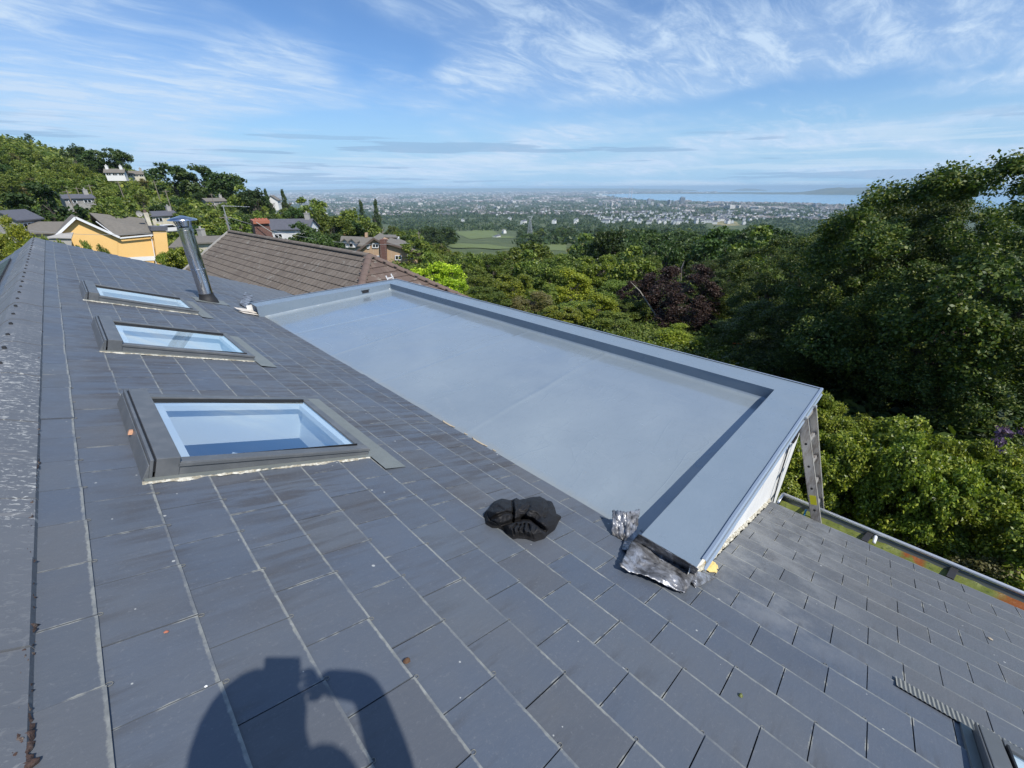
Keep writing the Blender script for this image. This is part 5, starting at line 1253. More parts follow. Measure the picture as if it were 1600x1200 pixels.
mb = MB(); slab(mb, [F.q(180, 403, -.03), F.q(243, 400, -.03), F.q(243, 407, -.03), F.q(180, 409, -.03)], n9*0.02); mb.tube([F.q(236, 368, -.1), F.q(244, 412, -.1)], 0.06, 6); hobj(yw, 'plinth_band', M['white_paint'], mb)
mb = MB(); slab(mb, [F.q(239, 361, -.8), F.q(260, 361, -.8), F.q(266, 415, -.8), F.q(247, 415, -.8)], n9*2.2); ch_ = hobj(yw, 'chimney_breast', M['yellow_wall'], mb)
mb = MB(); slab(mb, [F.q(236, 354, -.95), F.q(262, 354, -.95), F.q(262, 360.5, -.95), F.q(236, 360.5, -.95)], n9*2.6); mb.build('coping', M['slate_far'], ch_, Matrix.Identity(4))
mb = MB(); slab(mb, [F.q(224, 333, 2), F.q(231, 332, 2), F.q(239, 356, 2), F.q(233, 356, 2)], n9*0.9); st = hobj(yw, 'chimney', M['cream_wall'], mb)
mb = MB(); mb.lathe(F.q(227, 333, 2.4), [(0.2, 0), (0.16, 0.45), (0, .45)], 10); mb.build('chimney_pot', M['tile_red'], st, Matrix.Identity(4))
mb = MB(); c = F.q(217.5, 334, 2); mb.grid(8, 16, lambda s, t: c+F.t*(0.36*s*math.cos(6.283*t))+Vector((0, 0, 0.40*s*math.sin(6.283*t)))-n9*(0.12*(1-s*s))*-1); mb.bar(c, F.q(226, 344, 2), 0.05); hobj(yw, 'satellite_dish', M['concrete'], mb)
mb = MB(); bx = [F.q(44, 348, 6), F.q(106, 348, 6), F.q(92, 366, 2), F.q(44, 366, 2)]; mb.hexa([bx[3], bx[2], bx[1], bx[0]], [p+u for p in (bx[3], bx[2], bx[1], bx[0])]); hobj(yw, 'garage_roof', M['tile_grey'], mb)
mb = MB(); slab(mb, [F.q(46, 367, 2.3), F.q(90, 367, 2.3), F.q(90, 400, 2.3), F.q(46, 400, 2.3)], n9*4); hobj(yw, 'garage_wall', M['concrete'], mb)
mb = MB(); ex = [F.q(95, 366, -2.2), F.q(115, 364, -2.2), F.q(112, 373, -4.2), F.q(70, 372, -4.2)]; mb.hexa(ex, [p+Vector((0, 0, .08)) for p in ex])
slab(mb, [F.q(72, 373, -4), F.q(112, 374, -4), F.q(112, 400, -4), F.q(72, 400, -4)], n9*3.6); hobj(yw, 'porch', M['concrete'], mb)
mb = MB(); mb.hexa([F.q(131, 374, -.04), F.q(156, 373, -.04), F.q(156, 380, -.04), F.q(131, 381, -.04)], [F.q(131, 374, -.08), F.q(156, 373, -.08), F.q(156, 380, -.08), F.q(131, 381, -.08)]); 
# tan brick house
th = empty('brick_house', on(600, 68), label='tan brick house with a dark brick stack, right of the long brown roof', cat='house')
F = Face(600, 66, 8); n9 = F.n
mb = MB(); slab(mb, [F.q(560, 392), F.q(584, 373), F.q(606, 382), F.q(606, 412), F.q(560, 412)], n9*6); slab(mb, [F.q(604, 380, .04), F.q(652, 394, .04), F.q(652, 412, .04), F.q(604, 412, .04)], n9*6); hobj(th, 'wall', M['tan_brick'], mb)
mb = MB(); slab(mb, [F.q(593.5, 374, -.5), F.q(603.5, 375, -.5), F.q(604.5, 412, -.5), F.q(594.5, 412, -.5)], n9*1.4); hobj(th, 'chimney_breast', M['red_brick'], mb)
mb = MB(); u = Vector((0, 0, .14))
def rstrip(a, b, back0, back1):
    p = [F.q(*a)+n9*back0, F.q(*b)+n9*back0]; q = [v+n9*(back1-back0) for v in p]; mb.hexa([p[0], p[1], q[1], q[0]], [p[0]+u, p[1]+u, q[1]+u, q[0]+u])
rstrip((556, 394), (584, 372), -.35, 6.5); rstrip((584, 372), (593, 377), -.35, 6.5); rstrip((603, 378.5), (655, 395), -.35, 6.5); hobj(th, 'roof', M['tile_grey'], mb)
mb = MB()
for a, b in (((556, 394.5), (584, 373)), ((584, 373), (594, 378)), ((603, 379.5), (655, 396))): mb.bar(F.q(*a, -.4), F.q(*b, -.4), 0.08, 0.24)
hobj(th, 'bargeboard', M['tile_red'], mb)
mb = MB(); e = [F.q(531, 383, 3), F.q(572, 386, 3), F.q(583, 372, 7.5), F.q(533, 370, 7.5)]; mb.hexa(e, [p+u for p in e]); e2 = [F.q(585, 371, 5), F.q(622, 372, 5), F.q(618, 368, 9), F.q(590, 368, 9)]; mb.hexa(e2, [p+u for p in e2]); hobj(th, 'rear_roof', M['tile_grey'], mb)
mb = MB(); slab(mb, [F.q(531, 384, 3.5), F.q(575, 387, 3.5), F.q(575, 410, 3.5), F.q(531, 405, 3.5)], n9*3); slab(mb, [F.q(588, 373, 5.2), F.q(621, 373, 5.2), F.q(621, 384, 5.2), F.q(588, 384, 5.2)], n9*3); hobj(th, 'rear_wall', M['white_wall'], mb)
for cxp in (538, 549):
    mb = MB(); e = [F.q(cxp-6, 379, 1.8), F.q(cxp, 374.5, 1.8), F.q(cxp+6, 379.5, 1.8), F.q(cxp+6, 387, 1.8), F.q(cxp-6, 386, 1.8)]; slab(mb, e, n9*2.2); dm = hobj(th, 'dormer', M['white_wall'], mb)
    mb = MB()
    for a, b in (((cxp-7.5, 380.5), (cxp, 374)), ((cxp, 374), (cxp+7.5, 381))):
        p = [F.q(*a, 1.5), F.q(*b, 1.5)]; q = [v+n9*3 for v in p]; mb.hexa([p[0], p[1], q[1], q[0]], [p[0]+u, p[1]+u, q[1]+u, q[0]+u])
    mb.build('dormer_roof', M['tile_grey'], dm, Matrix.Identity(4)); mb = MB(); slab(mb, [F.q(cxp-3, 380, 1.75), F.q(cxp+2, 380, 1.75), F.q(cxp+2, 385, 1.75), F.q(cxp-3, 385, 1.75)], n9*.04); mb.build('pane', M['dark_glass'], dm, Matrix.Identity(4))
for (x0, x1, y0, y1) in ((573.5, 577, 381.5, 388), (582, 591, 380.5, 387), (617.5, 627, 399.5, 406), (636.5, 646, 397.5, 404.5), (588, 593, 400, 405)):
    mb = MB(); slab(mb, [F.q(x0, y0, -.05), F.q(x1, y0, -.05), F.q(x1, y1, -.05), F.q(x0, y1, -.05)], n9*.04); w = hobj(th, 'window', M['dark_glass'], mb)
    mb = MB(); c = [F.q(x0, y0, -.08), F.q(x1, y0, -.08), F.q(x1, y1, -.08), F.q(x0, y1, -.08)]
    for k in range(4): mb.bar(c[k], c[(k+1) % 4], 0.09, 0.09)
    mb.bar((c[0]+c[1])/2, (c[2]+c[3])/2, 0.07); mb.build('frame', M['white_paint'], w, Matrix.Identity(4))
mb = MB(); slab(mb, [F.q(570, 364, 7), F.q(574, 364, 7), F.q(574, 371, 7), F.q(570, 371, 7)], n9*.7); hobj(th, 'chimney', M['tan_brick'], mb)
# dark brick stack with terracotta coping, white cottage, cream garage
bs = empty('brick_building', on(412, 48), label='dark red brick block with a terracotta top, behind the brown roof ridge', cat='building')
F = Face(412, 48, -6); mb = MB(); slab(mb, [F.q(397, 349), F.q(420, 349), F.q(432, 385), F.q(403, 385)], F.n*2.5); hobj(bs, 'wall', M['red_brick'], mb)
mb = MB(); slab(mb, [F.q(395, 345, -.2), F.q(421, 344, -.2), F.q(422, 349, -.2), F.q(396, 350, -.2)], F.n*2.9)
for k in range(4): mb.lathe(F.q(400+5.5*k, 344.5, 1), [(0.13, 0), (0.10, 0.22), (0, 0.22)], 8)
hobj(bs, 'coping', M['terracotta'], mb); mb = MB(); mb.tube([F.q(400, 347, -.4), F.q(420, 360, -.6), F.q(442, 373, -.9)], 0.035, 5); hobj(bs, 'pipe', M['concrete'], mb)
cottage('small white cottage with a grey roof right of the dark brick block', 446, 82, 6.4, 5.0, 2.7, 27, -40, M['white_wall'], M['slate_far'], 1, 2, z=-8.7)
cottage('cream walled garage with a flat brown roof left of the brown tiled roof', 338, 58, 6.5, 5, 3.4, 8, -20, M['cream_wall'], M['tile_grey'], 0, 0, name='garage', cat='garage', z=-8.6)
cottage('low house with brown roof and cream gable beside the flue cap', 282, 72, 6, 6, 2.6, 30, -60, M['cream_wall'], M['tile_grey'], 1, 1, z=-8.6, k=0.65)
cottage('grey stone house with dark slate roof cut by the left edge', 4, 84, 7, 5.5, 3.6, 34, 55, M['stone_wall'], M['slate_far'], 0, 3, z=-5.2, k=0.5)
cottage('long white cottage high on the hillside below the dark pines', 192, 190, 11, 6, 2.8, 35, -20, M['white_wall'], M['tile_grey'], 2, 3, z=3.4, k=0.42)
cottage('second cottage on the hillside, partly behind the first', 222, 215, 11, 6, 2.8, 35, -10, M['cream_wall'], M['tile_grey'], 1, 3, z=3.6, k=0.42)
cottage('dark roofed bungalow on the hillside above the yellow house', 116, 128, 9, 6, 2.6, 22, 10, M['stone_wall'], M['slate_far'], 1, 2, z=-3.0, k=0.5)
cottage('pale bungalow with a car outside, right of the yellow house chimney', 238, 118, 8, 6, 2.6, 22, 15, M['cream_wall'], M['slate_far'], 1, 2, z=-6.6, k=0.6)
cottage('white gabled house on the skyline right of the dark tree group', 424, 168, 8, 6, 3.4, 38, 60, M['white_wall'], M['tile_grey'], 0, 2, z=-5.4, k=0.55)
cottage('small red roofed house between trees above the brown roof', 507, 118, 5, 4.5, 2.4, 28, 30, M['cream_wall'], M['terracotta'], 0, 1, z=-13.0)
cottage('low house at the top of the lane beneath the round dark trees', 330, 165, 9, 6, 2.5, 22, 10, M['stone_wall'], M['tile_grey'], 1, 2, z=-5.0, k=0.6)
cottage('distant white mansion with a steep roof in the woods', 631, 520, 12, 9, 6, 38, 30, M['cream_wall'], M['tile_grey'], 2, 4)
cottage('low white house left of the distant mansion', 612, 500, 16, 8, 3, 25, 20, M['white_wall'], M['slate_far'], 1, 4)
cottage('white clubhouse at the far end of the meadow', 775, 760, 15, 7, 3, 25, 15, M['white_wall'], M['slate_far'], 1, 5)
cottage('white church-like building with a pointed roof beyond the meadow', 787, 1000, 10, 7, 5, 48, 70, M['white_wall'], M['concrete'], 0, 3)
# patio wall, tarp, cars
def car(label, px, r, yaw, m, z=None):
    p = on(px, r); 
    if z is not None: p.z = z
    root = empty('parked_car', p, R(yaw), label, 'car', 'cars parked on the hillside lane')
    prof = [(-2.1, .3), (-2.1, .75), (-1.9, .9), (-1.35, .95), (-0.8, 1.42), (0.7, 1.45), (1.4, .95), (2.0, .85), (2.15, .6), (2.15, .3)]
    mb = MB(); slab(mb, [Vector((x, -.85, z_)) for x, z_ in prof], Vector((0, 1.7, 0))); mb.build('body', m, root, bevel=0.05)
    mb = MB(); g_ = [(-1.2, .98), (-0.75, 1.36), (0.65, 1.38), (1.2, .98)]; slab(mb, [Vector((x, -.87, z_)) for x, z_ in g_], Vector((0, 1.74, 0))); mb.build('windows', M['dark_glass'], root)
    for x in (-1.3, 1.35):
        for s in (-1, 1): mb = MB(); mb.tube([(x, s*.70, .32), (x, s*.88, .32)], 0.32, 16); mb.build('wheel', M['rubber'], root)
    return root
car('dark purple car parked on the hillside above the yellow house', 131, 112, 20, mat('car_purple', (0.05, 0.02, 0.06), 0.3), z=-5.2)
car('white car parked by the pale bungalow', 243, 106, 10, mat('car_white', (0.7, 0.7, 0.7), 0.3), z=-7.6)
car('dark grey car parked on the lane right of the pale bungalow', 300, 125, 0, mat('car_grey', (0.05, 0.055, 0.06), 0.3), z=-7.2)
car('blue car on the drive between the trees above the brown roof', 497, 88, 60, mat('car_blue', (0.02, 0.08, 0.28), 0.3), z=-12.0)
# poles and wires
def pole(label, px, py_top, r, lean=0.0, arm=True, name='utility_pole', rad=0.11):
    p = on(px, r); t = at(px, py_top, r); h = max(2.5, t.z-p.z); root = empty(name, p, 0, label, 'pole', 'poles on the hillside')
    mb = MB(); mb.tube([(0, 0, -.5), (lean*h, 0, h)], [rad, rad*0.7], 8); mb.build('post', M['wood_pole'], root)
    if arm: mb = MB(); mb.bar((lean*h-.6, 0, h-.35), (lean*h+.6, 0, h-.35), .08); mb.build('crossarm', M['wood_pole'], root)
    return Vector(p)+Vector((lean*h, 0, h-0.2))
tp = {}
for lab, px, py, r in (('leaning pole left of the dark bungalow', 105, 296, 105), ('pole right of the first hillside trees', 122, 292, 150), ('pole with a lamp above the purple car', 143, 288, 140), ('pale pole in front of the middle hillside hedge', 259, 296, 120),
                       ('thin pole above the hillside hedge', 246, 282, 150), ('pole under the round dark trees', 329, 302, 150), ('pole by the aerial behind the brown roof', 341, 335, 62), ('white pole among trees right of the tan brick house', 648, 362, 105),
                       ('pole left of the tan brick house chimney', 590, 361, 110), ('faint pole in the woods beyond the tan brick house', 686, 330, 480), ('thin pole on the hill behind the stone house', 65, 283, 140), ('pole right of the hillside cottages', 190, 283, 140)):
    tp[px] = pole(lab, px, py, r)
def wire(a, b, sag, label):
    mb = MB(); pts = [a+(b-a)*(k/16)-Vector((0, 0, sag*4*(k/16)*(1-k/16))) for k in range(17)]; mb.tube(pts, 0.018, 4); tag(mb.build('overhead_wire', M['wire'], smooth=True), label, 'wire', None)
wire(tp[341], at(640, 380, 60), 1.2, 'overhead wire sagging behind the brown roof from the pole by the aerial')
wire(at(-60, 347, 70), at(300, 358, 66), 0.9, 'overhead wire crossing in front of the yellow house gable')
wire(at(830, 398, 200), at(1290, 436, 150), 3.0, 'overhead line above the trees behind the copper beech')
# pylon
pb = on(829, 620); pyl = empty('electricity_pylon', pb, R(20), 'grey lattice electricity pylon standing in the trees beyond the meadow', 'pylon'); Hp = at(829, 338, 620).z-pb.z
mb = MB()
def leg(z): return 3.2*(1-z/Hp)+0.75
L_ = [Hp*k/9 for k in range(9)]
for sx in (-1, 1):
    for sy in (-1, 1): mb.bar((sx*leg(0), sy*leg(0), 0), (sx*.8, sy*.8, Hp*.86), .42)
for k in range(8):
    z0, z1 = L_[k]*.97, L_[k+1]*.97; a, b = leg(z0), leg(z1)
    for s in (-1, 1):
        mb.bar((-a, s*a, z0), (b, s*b, z1), .26); mb.bar((a, s*a, z0), (-b, s*b, z1), .26); mb.bar((s*a, -a, z0), (s*b, b, z1), .26); mb.bar((s*a, a, z0), (s*b, -b, z1), .26)
mb.build('tower', M['galv'], pyl); mb = MB()
for s in (-1, 1): mb.bar((0, 0, Hp*.86), (s*10.5, 0, Hp), .45); mb.bar((0, 0, Hp*.99), (s*10.5, 0, Hp), .45); mb.bar((s*1, 0, Hp*.86), (s*5, 0, Hp*.99), .3)
mb.bar((-10.5, 0, Hp), (10.5, 0, Hp), .4); mb.build('crossarm', M['galv'], pyl)

# ---------------------------------------------------------------- hillside, gardens and woods: trees that can be told apart
sp = [ # px, py_top, r, crown radius, crown, name, label
 (268, 257, 185, 6.2, C_DRK[0], 'round dark tree on the skyline, left of the pair of large ones'), (318, 263, 180, 6.8, C_DRK[1], 'largest round dark tree on the skyline, left of its pair'),
 (350, 270, 178, 6.2, C_DRK[2], 'right-hand tree of the round dark pair on the skyline'), (178, 233, 215, 6.0, C_DRK[0], 'wind-shaped dark tree above the hillside cottages'),
 (150, 238, 220, 5.0, C_DRK[1], 'dark tree left of the wind-shaped one on the hill'), (122, 228, 240, 4.6, C_DRK[2], 'ragged dark tree on the hill shoulder'), (48, 210, 395, 2.2, C_DRK[1], 'tiny round tree alone on the hilltop'),
 (70, 292, 105, 4.4, C_DRK[1], 'broad round bush-like tree above the garage roof'), (378, 290, 150, 4.0, C_MID[0], 'mid green tree right of the round dark pair'), (395, 296, 140, 3.6, C_DRK[2], 'dark tree above the white skyline house'),
 (485, 312, 130, 4.2, C_MID[1], 'tall mid green tree behind the white cottage'), (545, 345, 95, 3.6, C_DRK[0], 'dark tree left of the tan brick house roof'), (560, 330, 110, 4.2, C_MID[2], 'leafy tree above the tan brick house'),
 (470, 352, 74, 2.9, C_DRK[1], 'dark tree right of the white cottage'), (522, 365, 82, 2.4, C_DRK[2], 'dark round tree beside the blue car'), (828, 368, 300, 9, C_DRK[1], 'dark tree at the foot of the pylon'), (182, 315, 86, 3.6, C_MID[1], 'bright bushy tree right above the yellow house roof'),
 (660, 376, 110, 3.4, C_DRK[0], 'dark round tree right of the tan brick house'), (18, 345, 62, 1.5, C_YEL, 'yellowish palm-like shrub at the left edge'), (300, 385, 40, 1.7, C_HED[0], 'green bush at the foot of the flue'), (278, 392, 45, 1.6, C_HED[1], 'green bush left of the flue foot')]
for px, py, r, w, cr_, lab in sp: bush('tree' if r > 60 else 'bush', lab, px, py, r, w, cr_, 'tree' if r > 60 else 'bush')
for k, (px, py, r) in enumerate(((415, 301, 165), (441, 302, 175), (560, 320, 420), (585, 319, 430))):
    p = on(px, r); h = at(px, py, r).z-p.z; tree('conifer', 'pointed dark conifer rising above the trees on the skyline', 'tree', p, h, max(1.6, h*0.22), C_CON, 'pointed conifers', cz=0.55, ch=0.48)
placed = []
def ok(p, rad):
    for q, r2 in placed:
        if (p.x-q.x)**2+(p.y-q.y)**2 < (rad+r2)**2*0.42: return False
    return True
for o in list(COL.objects):
    if o.type == 'EMPTY' and o.parent is None: placed.append((o.location.copy(), 3.2 if o.get('category') in ('house', 'garage') else 2.0))
def scatter(n, px0, px1, r0, r1, hfun, crowns, name, label, group, cat, skyfun=None, seed=1, tries=30000, pw=1.0):
    g_ = random.Random(seed); k = 0
    for _ in range(tries):
        if k >= n: break
        px = g_.uniform(px0, px1); r = r0*(r1/r0)**(g_.random()**pw); p = on(px, r); h = hfun(r)*g_.uniform(.7, 1.3); w = h*g_.uniform(.38, .6)
        q = proj(p+Vector((0, 0, h)))
        if skyfun and q[1] < skyfun(px): continue
        qb = proj(p+Vector((0, 0, h*.35)))
        if in_clear(qb[0], qb[1]) or in_clear(q[0], q[1]+1): continue
        # keep the front of named houses open
        blocked = False
        for (x0, x1, y0, y1, rh) in VIEW:
            if x0 < px < x1 and r < rh and q[1] < y1: blocked = True; break
        if blocked or not ok(p, w): continue
        placed.append((p, w)); c = g_.choice(crowns); tree(name, label, cat, p, h, w, c, group, cz=0.56, ch=0.46, trunk=r < 160); k += 1
    return k
VIEW = [(82, 270, 335, 385, 78), (530, 656, 366, 408, 66), (395, 465, 345, 372, 80), (165, 245, 262, 283, 188), (95, 150, 300, 322, 110), (215, 312, 316, 330, 103), (320, 350, 360, 388, 58), (485, 515, 355, 372, 86), (412, 435, 303, 315, 165), (620, 642, 336, 350, 515), (600, 622, 345, 352, 495), (255, 300, 352, 380, 70), (0, 36, 292, 325, 82), (315, 345, 310, 322, 160), (820, 842, 335, 366, 640), (60, 100, 340, 362, 84), (750, 800, 345, 366, 900)]
sky_l = lambda px: np.interp(px, [-60, 0, 40, 110, 150, 200, 240, 300, 380, 430, 520, 700], [208, 211, 213, 232, 247, 262, 276, 290, 294, 304, 312, 322])
n1 = scatter(115, -70, 420, 100, 430, lambda r: 3.2+r*0.009, C_MID+C_MID+C_DRK[:1]+C_OLM, 'hillside_tree', 'green bushy tree among the scrub of the left hillside', 'trees and scrub on the left hillside', 'tree', sky_l, 3)
n2 = scatter(60, 250, 640, 55, 260, lambda r: 3.6+r*0.012, C_MID+C_DRK[:1], 'garden_tree', 'leafy tree in the gardens beyond the brown roof', 'garden trees beyond the brown roof', 'tree', lambda px: np.interp(px, [250, 430, 700], [318, 322, 340]), 4)
n3b = scatter(75, 930, 1260, 70, 330, lambda r: 9+r*0.008, C_DRK+C_DRK+C_MID[:1], 'woodland_tree', 'dark green tree on the near side of the wood right of the meadow', 'trees on the near side of the wood', 'tree', lambda px: np.interp(px, [930, 1000, 1260], [362, 352, 350]), 15)
n3 = scatter(110, 600, 1010, 45, 330, lambda r: 4.2+r*0.010, C_MID+C_MID+C_DRK[:1]+C_OLM, 'scrub_tree', 'rounded green tree in the valley between the parapet and the meadow', 'trees in the valley below the house', 'tree', lambda px: np.interp(px, [600, 700, 900, 1000, 1230], [378, 382, 372, 352, 350]), 5)
n4 = scatter(150, 560, 1420, 330, 950, lambda r: 10+r*0.005, C_DRK+C_DRK+C_MID[:2], 'woodland_tree', 'dark green tree in the belt of woodland beyond the valley', 'woodland trees beyond the valley', 'tree', lambda px: np.interp(px, [560, 700, 860, 930, 1000, 1100, 1420], [345, 350, 345, 347, 349, 350, 348]), 6)
print('scatter', n1, n2, n3, n4)

# undergrowth that closes the gaps: low leafy cover, uncountable
def undergrowth(name, label, px0, px1, r0, r1, n, m, hfun, size, seed, sky=None, pw=1.0, clump=26):
    g_ = np.random.default_rng(seed); px = g_.uniform(px0, px1, n); r = r0*(r1/r0)**(g_.random(n)**pw)
    D = np.array([ray(float(a), 300) for a in px]); az = np.degrees(np.arctan2(D[:, 0], D[:, 1]))
    x = r*np.sin(np.radians(az)); y = r*np.cos(np.radians(az)); z = ground_arr(az, r)
    keep = []
    for i in range(n):
        q = proj(Vector((x[i], y[i], z[i]+hfun(r[i])*.5)))
        bad = z[i] < -199 or in_clear(q[0], q[1]) or (sky is not None and q[1] < sky(px[i])) or (math.hypot(x[i]-8, y[i]-25) < 14 and r[i] < 45)
        for (x0_, x1_, y0_, y1_, rh) in VIEW:
            if x0_ < q[0] < x1_ and r[i] < rh and q[1]-2 < y1_: bad = True
        keep.append(not bad)
    keep = np.array(keep); x, y, z, r = x[keep], y[keep], z[keep], r[keep]; n = len(x)
    idx = np.repeat(np.arange(n), clump); h = np.array([hfun(v) for v in r])*g_.uniform(.5, 1.4, n)
    v = g_.normal(size=(len(idx), 3)); v /= np.linalg.norm(v, axis=1)[:, None]; v[:, 2] = np.abs(v[:, 2])
    rr_ = g_.random(len(idx))**.35; P = np.stack([x[idx], y[idx], z[idx]-0.1], -1)+v*rr_[:, None]*np.stack([h[idx]*.95, h[idx]*.95, h[idx]], -1)
    nr = v*.6+g_.normal(size=v.shape)*.5+np.array([0, 0, .3]); nr /= np.linalg.norm(nr, axis=1)[:, None]
    a = np.cross(nr, g_.normal(size=v.shape)); a /= np.linalg.norm(a, axis=1)[:, None]; b = np.cross(nr, a)
    s = (size*h[idx]*g_.uniform(.6, 1.4, len(idx)))[:, None]
    V = np.stack([P-a*s, P+b*s*.6, P+a*s, P-b*s*.6], 1).reshape(-1, 3)
    o = bpy.data.objects.new(name, np_mesh(name, V, np.arange(len(V)).reshape(-1, 4), m)); COL.objects.link(o); tag(o, label, 'undergrowth', None, 'stuff')
undergrowth('hillside_scrub', 'low gorse and bramble covering the left hillside', -90, 430, 85, 440, 3600, M['leaf_mid'], lambda r: 0.9+r*.006, .22, 11, lambda px: sky_l(px)-1)
undergrowth('shade_shrubs', 'ivy and shrubs in the shade between the hedge and the big trees', 1215, 1760, 12.6, 24, 900, M['leaf_oak'], lambda r: 0.9, .12, 16, None, 1.0, 60)
undergrowth('garden_ground_cover', 'brambles and garden plants just beyond the long parapet', 600, 1300, 20, 58, 1100, M['leaf_mid'], lambda r: 0.55+r*.006, .085, 18, None, 1.0, 110)
undergrowth('valley_scrub', 'bramble and low bushes filling the valley', 560, 1400, 56, 340, 3600, M['leaf_mid'], lambda r: 0.8+r*.008, .17, 12)
undergrowth('garden_scrub', 'low bushes between the gardens on the left', 60, 640, 50, 300, 2200, M['leaf_mid'], lambda r: 0.7+r*.008, .20, 13, lambda px: sky_l(px)+4)
undergrowth('distant_woods', 'far woods reading as one dark mass', 420, 1500, 420, 2600, 9000, M['leaf_dark'], lambda r: 7.5+r*.0012, .30, 14, lambda px: np.interp(px, [420, 560, 620, 860, 1230, 1500], [306, 316, 324, 324, 333, 333]), .8, 14)
undergrowth('tree_belts', 'lines of trees among the suburbs of the plain', 420, 1500, 2300, 11000, 22000, M['leaf_dark'], lambda r: 8+r*.0007, .42, 15, lambda px: 296, 1.1, 6)

# ---------------------------------------------------------------- the town on the plain
M['town_light'] = mat('town_light', rough=0.8, build=lambda n: n.color(n.cr(n.island(), [(0.0, (0.12, 0.11, 0.10)), (0.4, (0.22, 0.20, 0.18)), (0.62, (0.36, 0.34, 0.31)), (0.85, (0.80, 0.79, 0.77)), (1.0, (0.25, 0.15, 0.12))])))
M['town_roof'] = mat('town_roof', rough=0.8, build=lambda n: n.color(n.cr(n.island(), [(0.0, (0.07, 0.07, 0.08)), (0.5, (0.15, 0.14, 0.13)), (0.8, (0.24, 0.20, 0.18)), (1.0, (0.45, 0.44, 0.43))])))
def town(name, label, px0, px1, r0, r1, n, sz, hz, seed, dens=None, pw=1.0):
    g_ = np.random.default_rng(seed); px = g_.uniform(px0, px1, n*5); r = r0*(r1/r0)**(g_.random(n*5)**pw)
    az = np.degrees(np.arctan2(*np.array([ray(float(a), 300)[:2] for a in px]).T)); cl = np.array([mnoise.noise(Vector((a*.35, math.log(b)*7, seed))) for a, b in zip(az, r)])
    k = g_.random(n*5) < np.clip(0.20+cl*3.0, 0.01, 1); z = ground_arr(az, r); k &= z > -199; px, r, az, z = px[k][:n], r[k][:n], az[k][:n], z[k][:n]; m = len(px)
    x, y = r*np.sin(np.radians(az)), r*np.cos(np.radians(az)); w = sz*g_.uniform(.5, 1.8, m); d = sz*g_.uniform(.4, .8, m); h = hz*g_.uniform(.6, 1.5, m); big_ = g_.random(m) < .04; w[big_] *= 2.5; d[big_] *= 2
    t = g_.uniform(0, 3.14, m); c, s = np.cos(t), np.sin(t)
    def pt(a, b, zz): return np.stack([x+a*w*c-b*d*s, y+a*w*s+b*d*c, z+zz], -1)
    o_ = np.zeros(m)
    V = np.stack([pt(-.5, -.5, o_-2), pt(.5, -.5, o_-2), pt(.5, .5, o_-2), pt(-.5, .5, o_-2), pt(-.5, -.5, h), pt(.5, -.5, h), pt(.5, .5, h), pt(-.5, .5, h), pt(-.5, 0, h*1.45), pt(.5, 0, h*1.45)], 1).reshape(-1, 3)
    f4 = np.array([[0, 1, 5, 4], [1, 2, 6, 5], [2, 3, 7, 6], [3, 0, 4, 7], [4, 5, 9, 8], [6, 7, 8, 9], [5, 6, 9, 9], [7, 4, 8, 8]])
    Q = (np.arange(m)[:, None, None]*10+f4[None]).reshape(-1, 4); mi = np.tile([0, 0, 0, 0, 1, 1, 0, 0], m)
    me = bpy.data.meshes.new(name); me.from_pydata([tuple(v) for v in V], [], [tuple(dict.fromkeys(q)) for q in Q.tolist()])
    me.materials.append(M['town_light']); me.materials.append(M['town_roof']); me.polygons.foreach_set('material_index', mi.astype(np.int32))
    o = bpy.data.objects.new(name, me); COL.objects.link(o); tag(o, label, 'town', None, 'stuff')
town('suburbs', 'suburban houses scattered over the plain', 400, 1500, 2600, 7200, 3000, 15, 6, 1)
town('city', 'pale buildings of the distant city reading as one mass', 380, 1080, 6500, 17000, 7500, 34, 11, 2, pw=.9)
town('far_city', 'faint far edge of the city below the horizon', 380, 1120, 14000, 26000, 4500, 70, 16, 3)
town('waterfront_suburbs', 'houses along the near shore of the bay', 1060, 1500, 4600, 7100, 1300, 22, 8, 4)
# estate of pale houses in front of the woods: real little houses, one mesh shared
def mini_house(w, d, hw, hr):
    mb = MB(); x, y = w/2, d/2
    for s in (-1, 1): mb.poly([(s*x, -y, -3), (s*x, y, -3), (s*x, y, hw), (s*x, 0, hw+hr), (s*x, -y, hw)])
    for s in (-1, 1):
        mb.poly([(-x, s*y, -3), (x, s*y, -3), (x, s*y, hw), (-x, s*y, hw)]); mb.poly([(-x-.3, s*(y+.4), hw-.2), (x+.3, s*(y+.4), hw-.2), (x+.3, 0, hw+hr+.1), (-x-.3, 0, hw+hr+.1)], m=1)
        for k in range(3):
            for zz in (1.0, 3.7): wx = -x+w*(k+.5)/3; mb.poly([(wx-.6, s*(y+.03), zz), (wx+.6, s*(y+.03), zz), (wx+.6, s*(y+.03), zz+1.3), (wx-.6, s*(y+.03), zz+1.3)], m=2)
    mb.box(x-1.0, x-.2, -.4, .4, hw+hr-.5, hw+hr+1.1, 0); me = mb.build('m', [M['white_wall'], M['slate_far'], M['dark_glass']], fix=False).data
    for ob in [v for v in COL.objects if v.data == me]: bpy.data.objects.remove(ob)
    me.name = 'estate_house'; return me
MH = [mini_house(14, 9, 5.4, 3.0), mini_house(24, 9, 5.6, 3.2), mini_house(10, 8, 5.0, 2.8)]
g_ = random.Random(9); cnt = 0
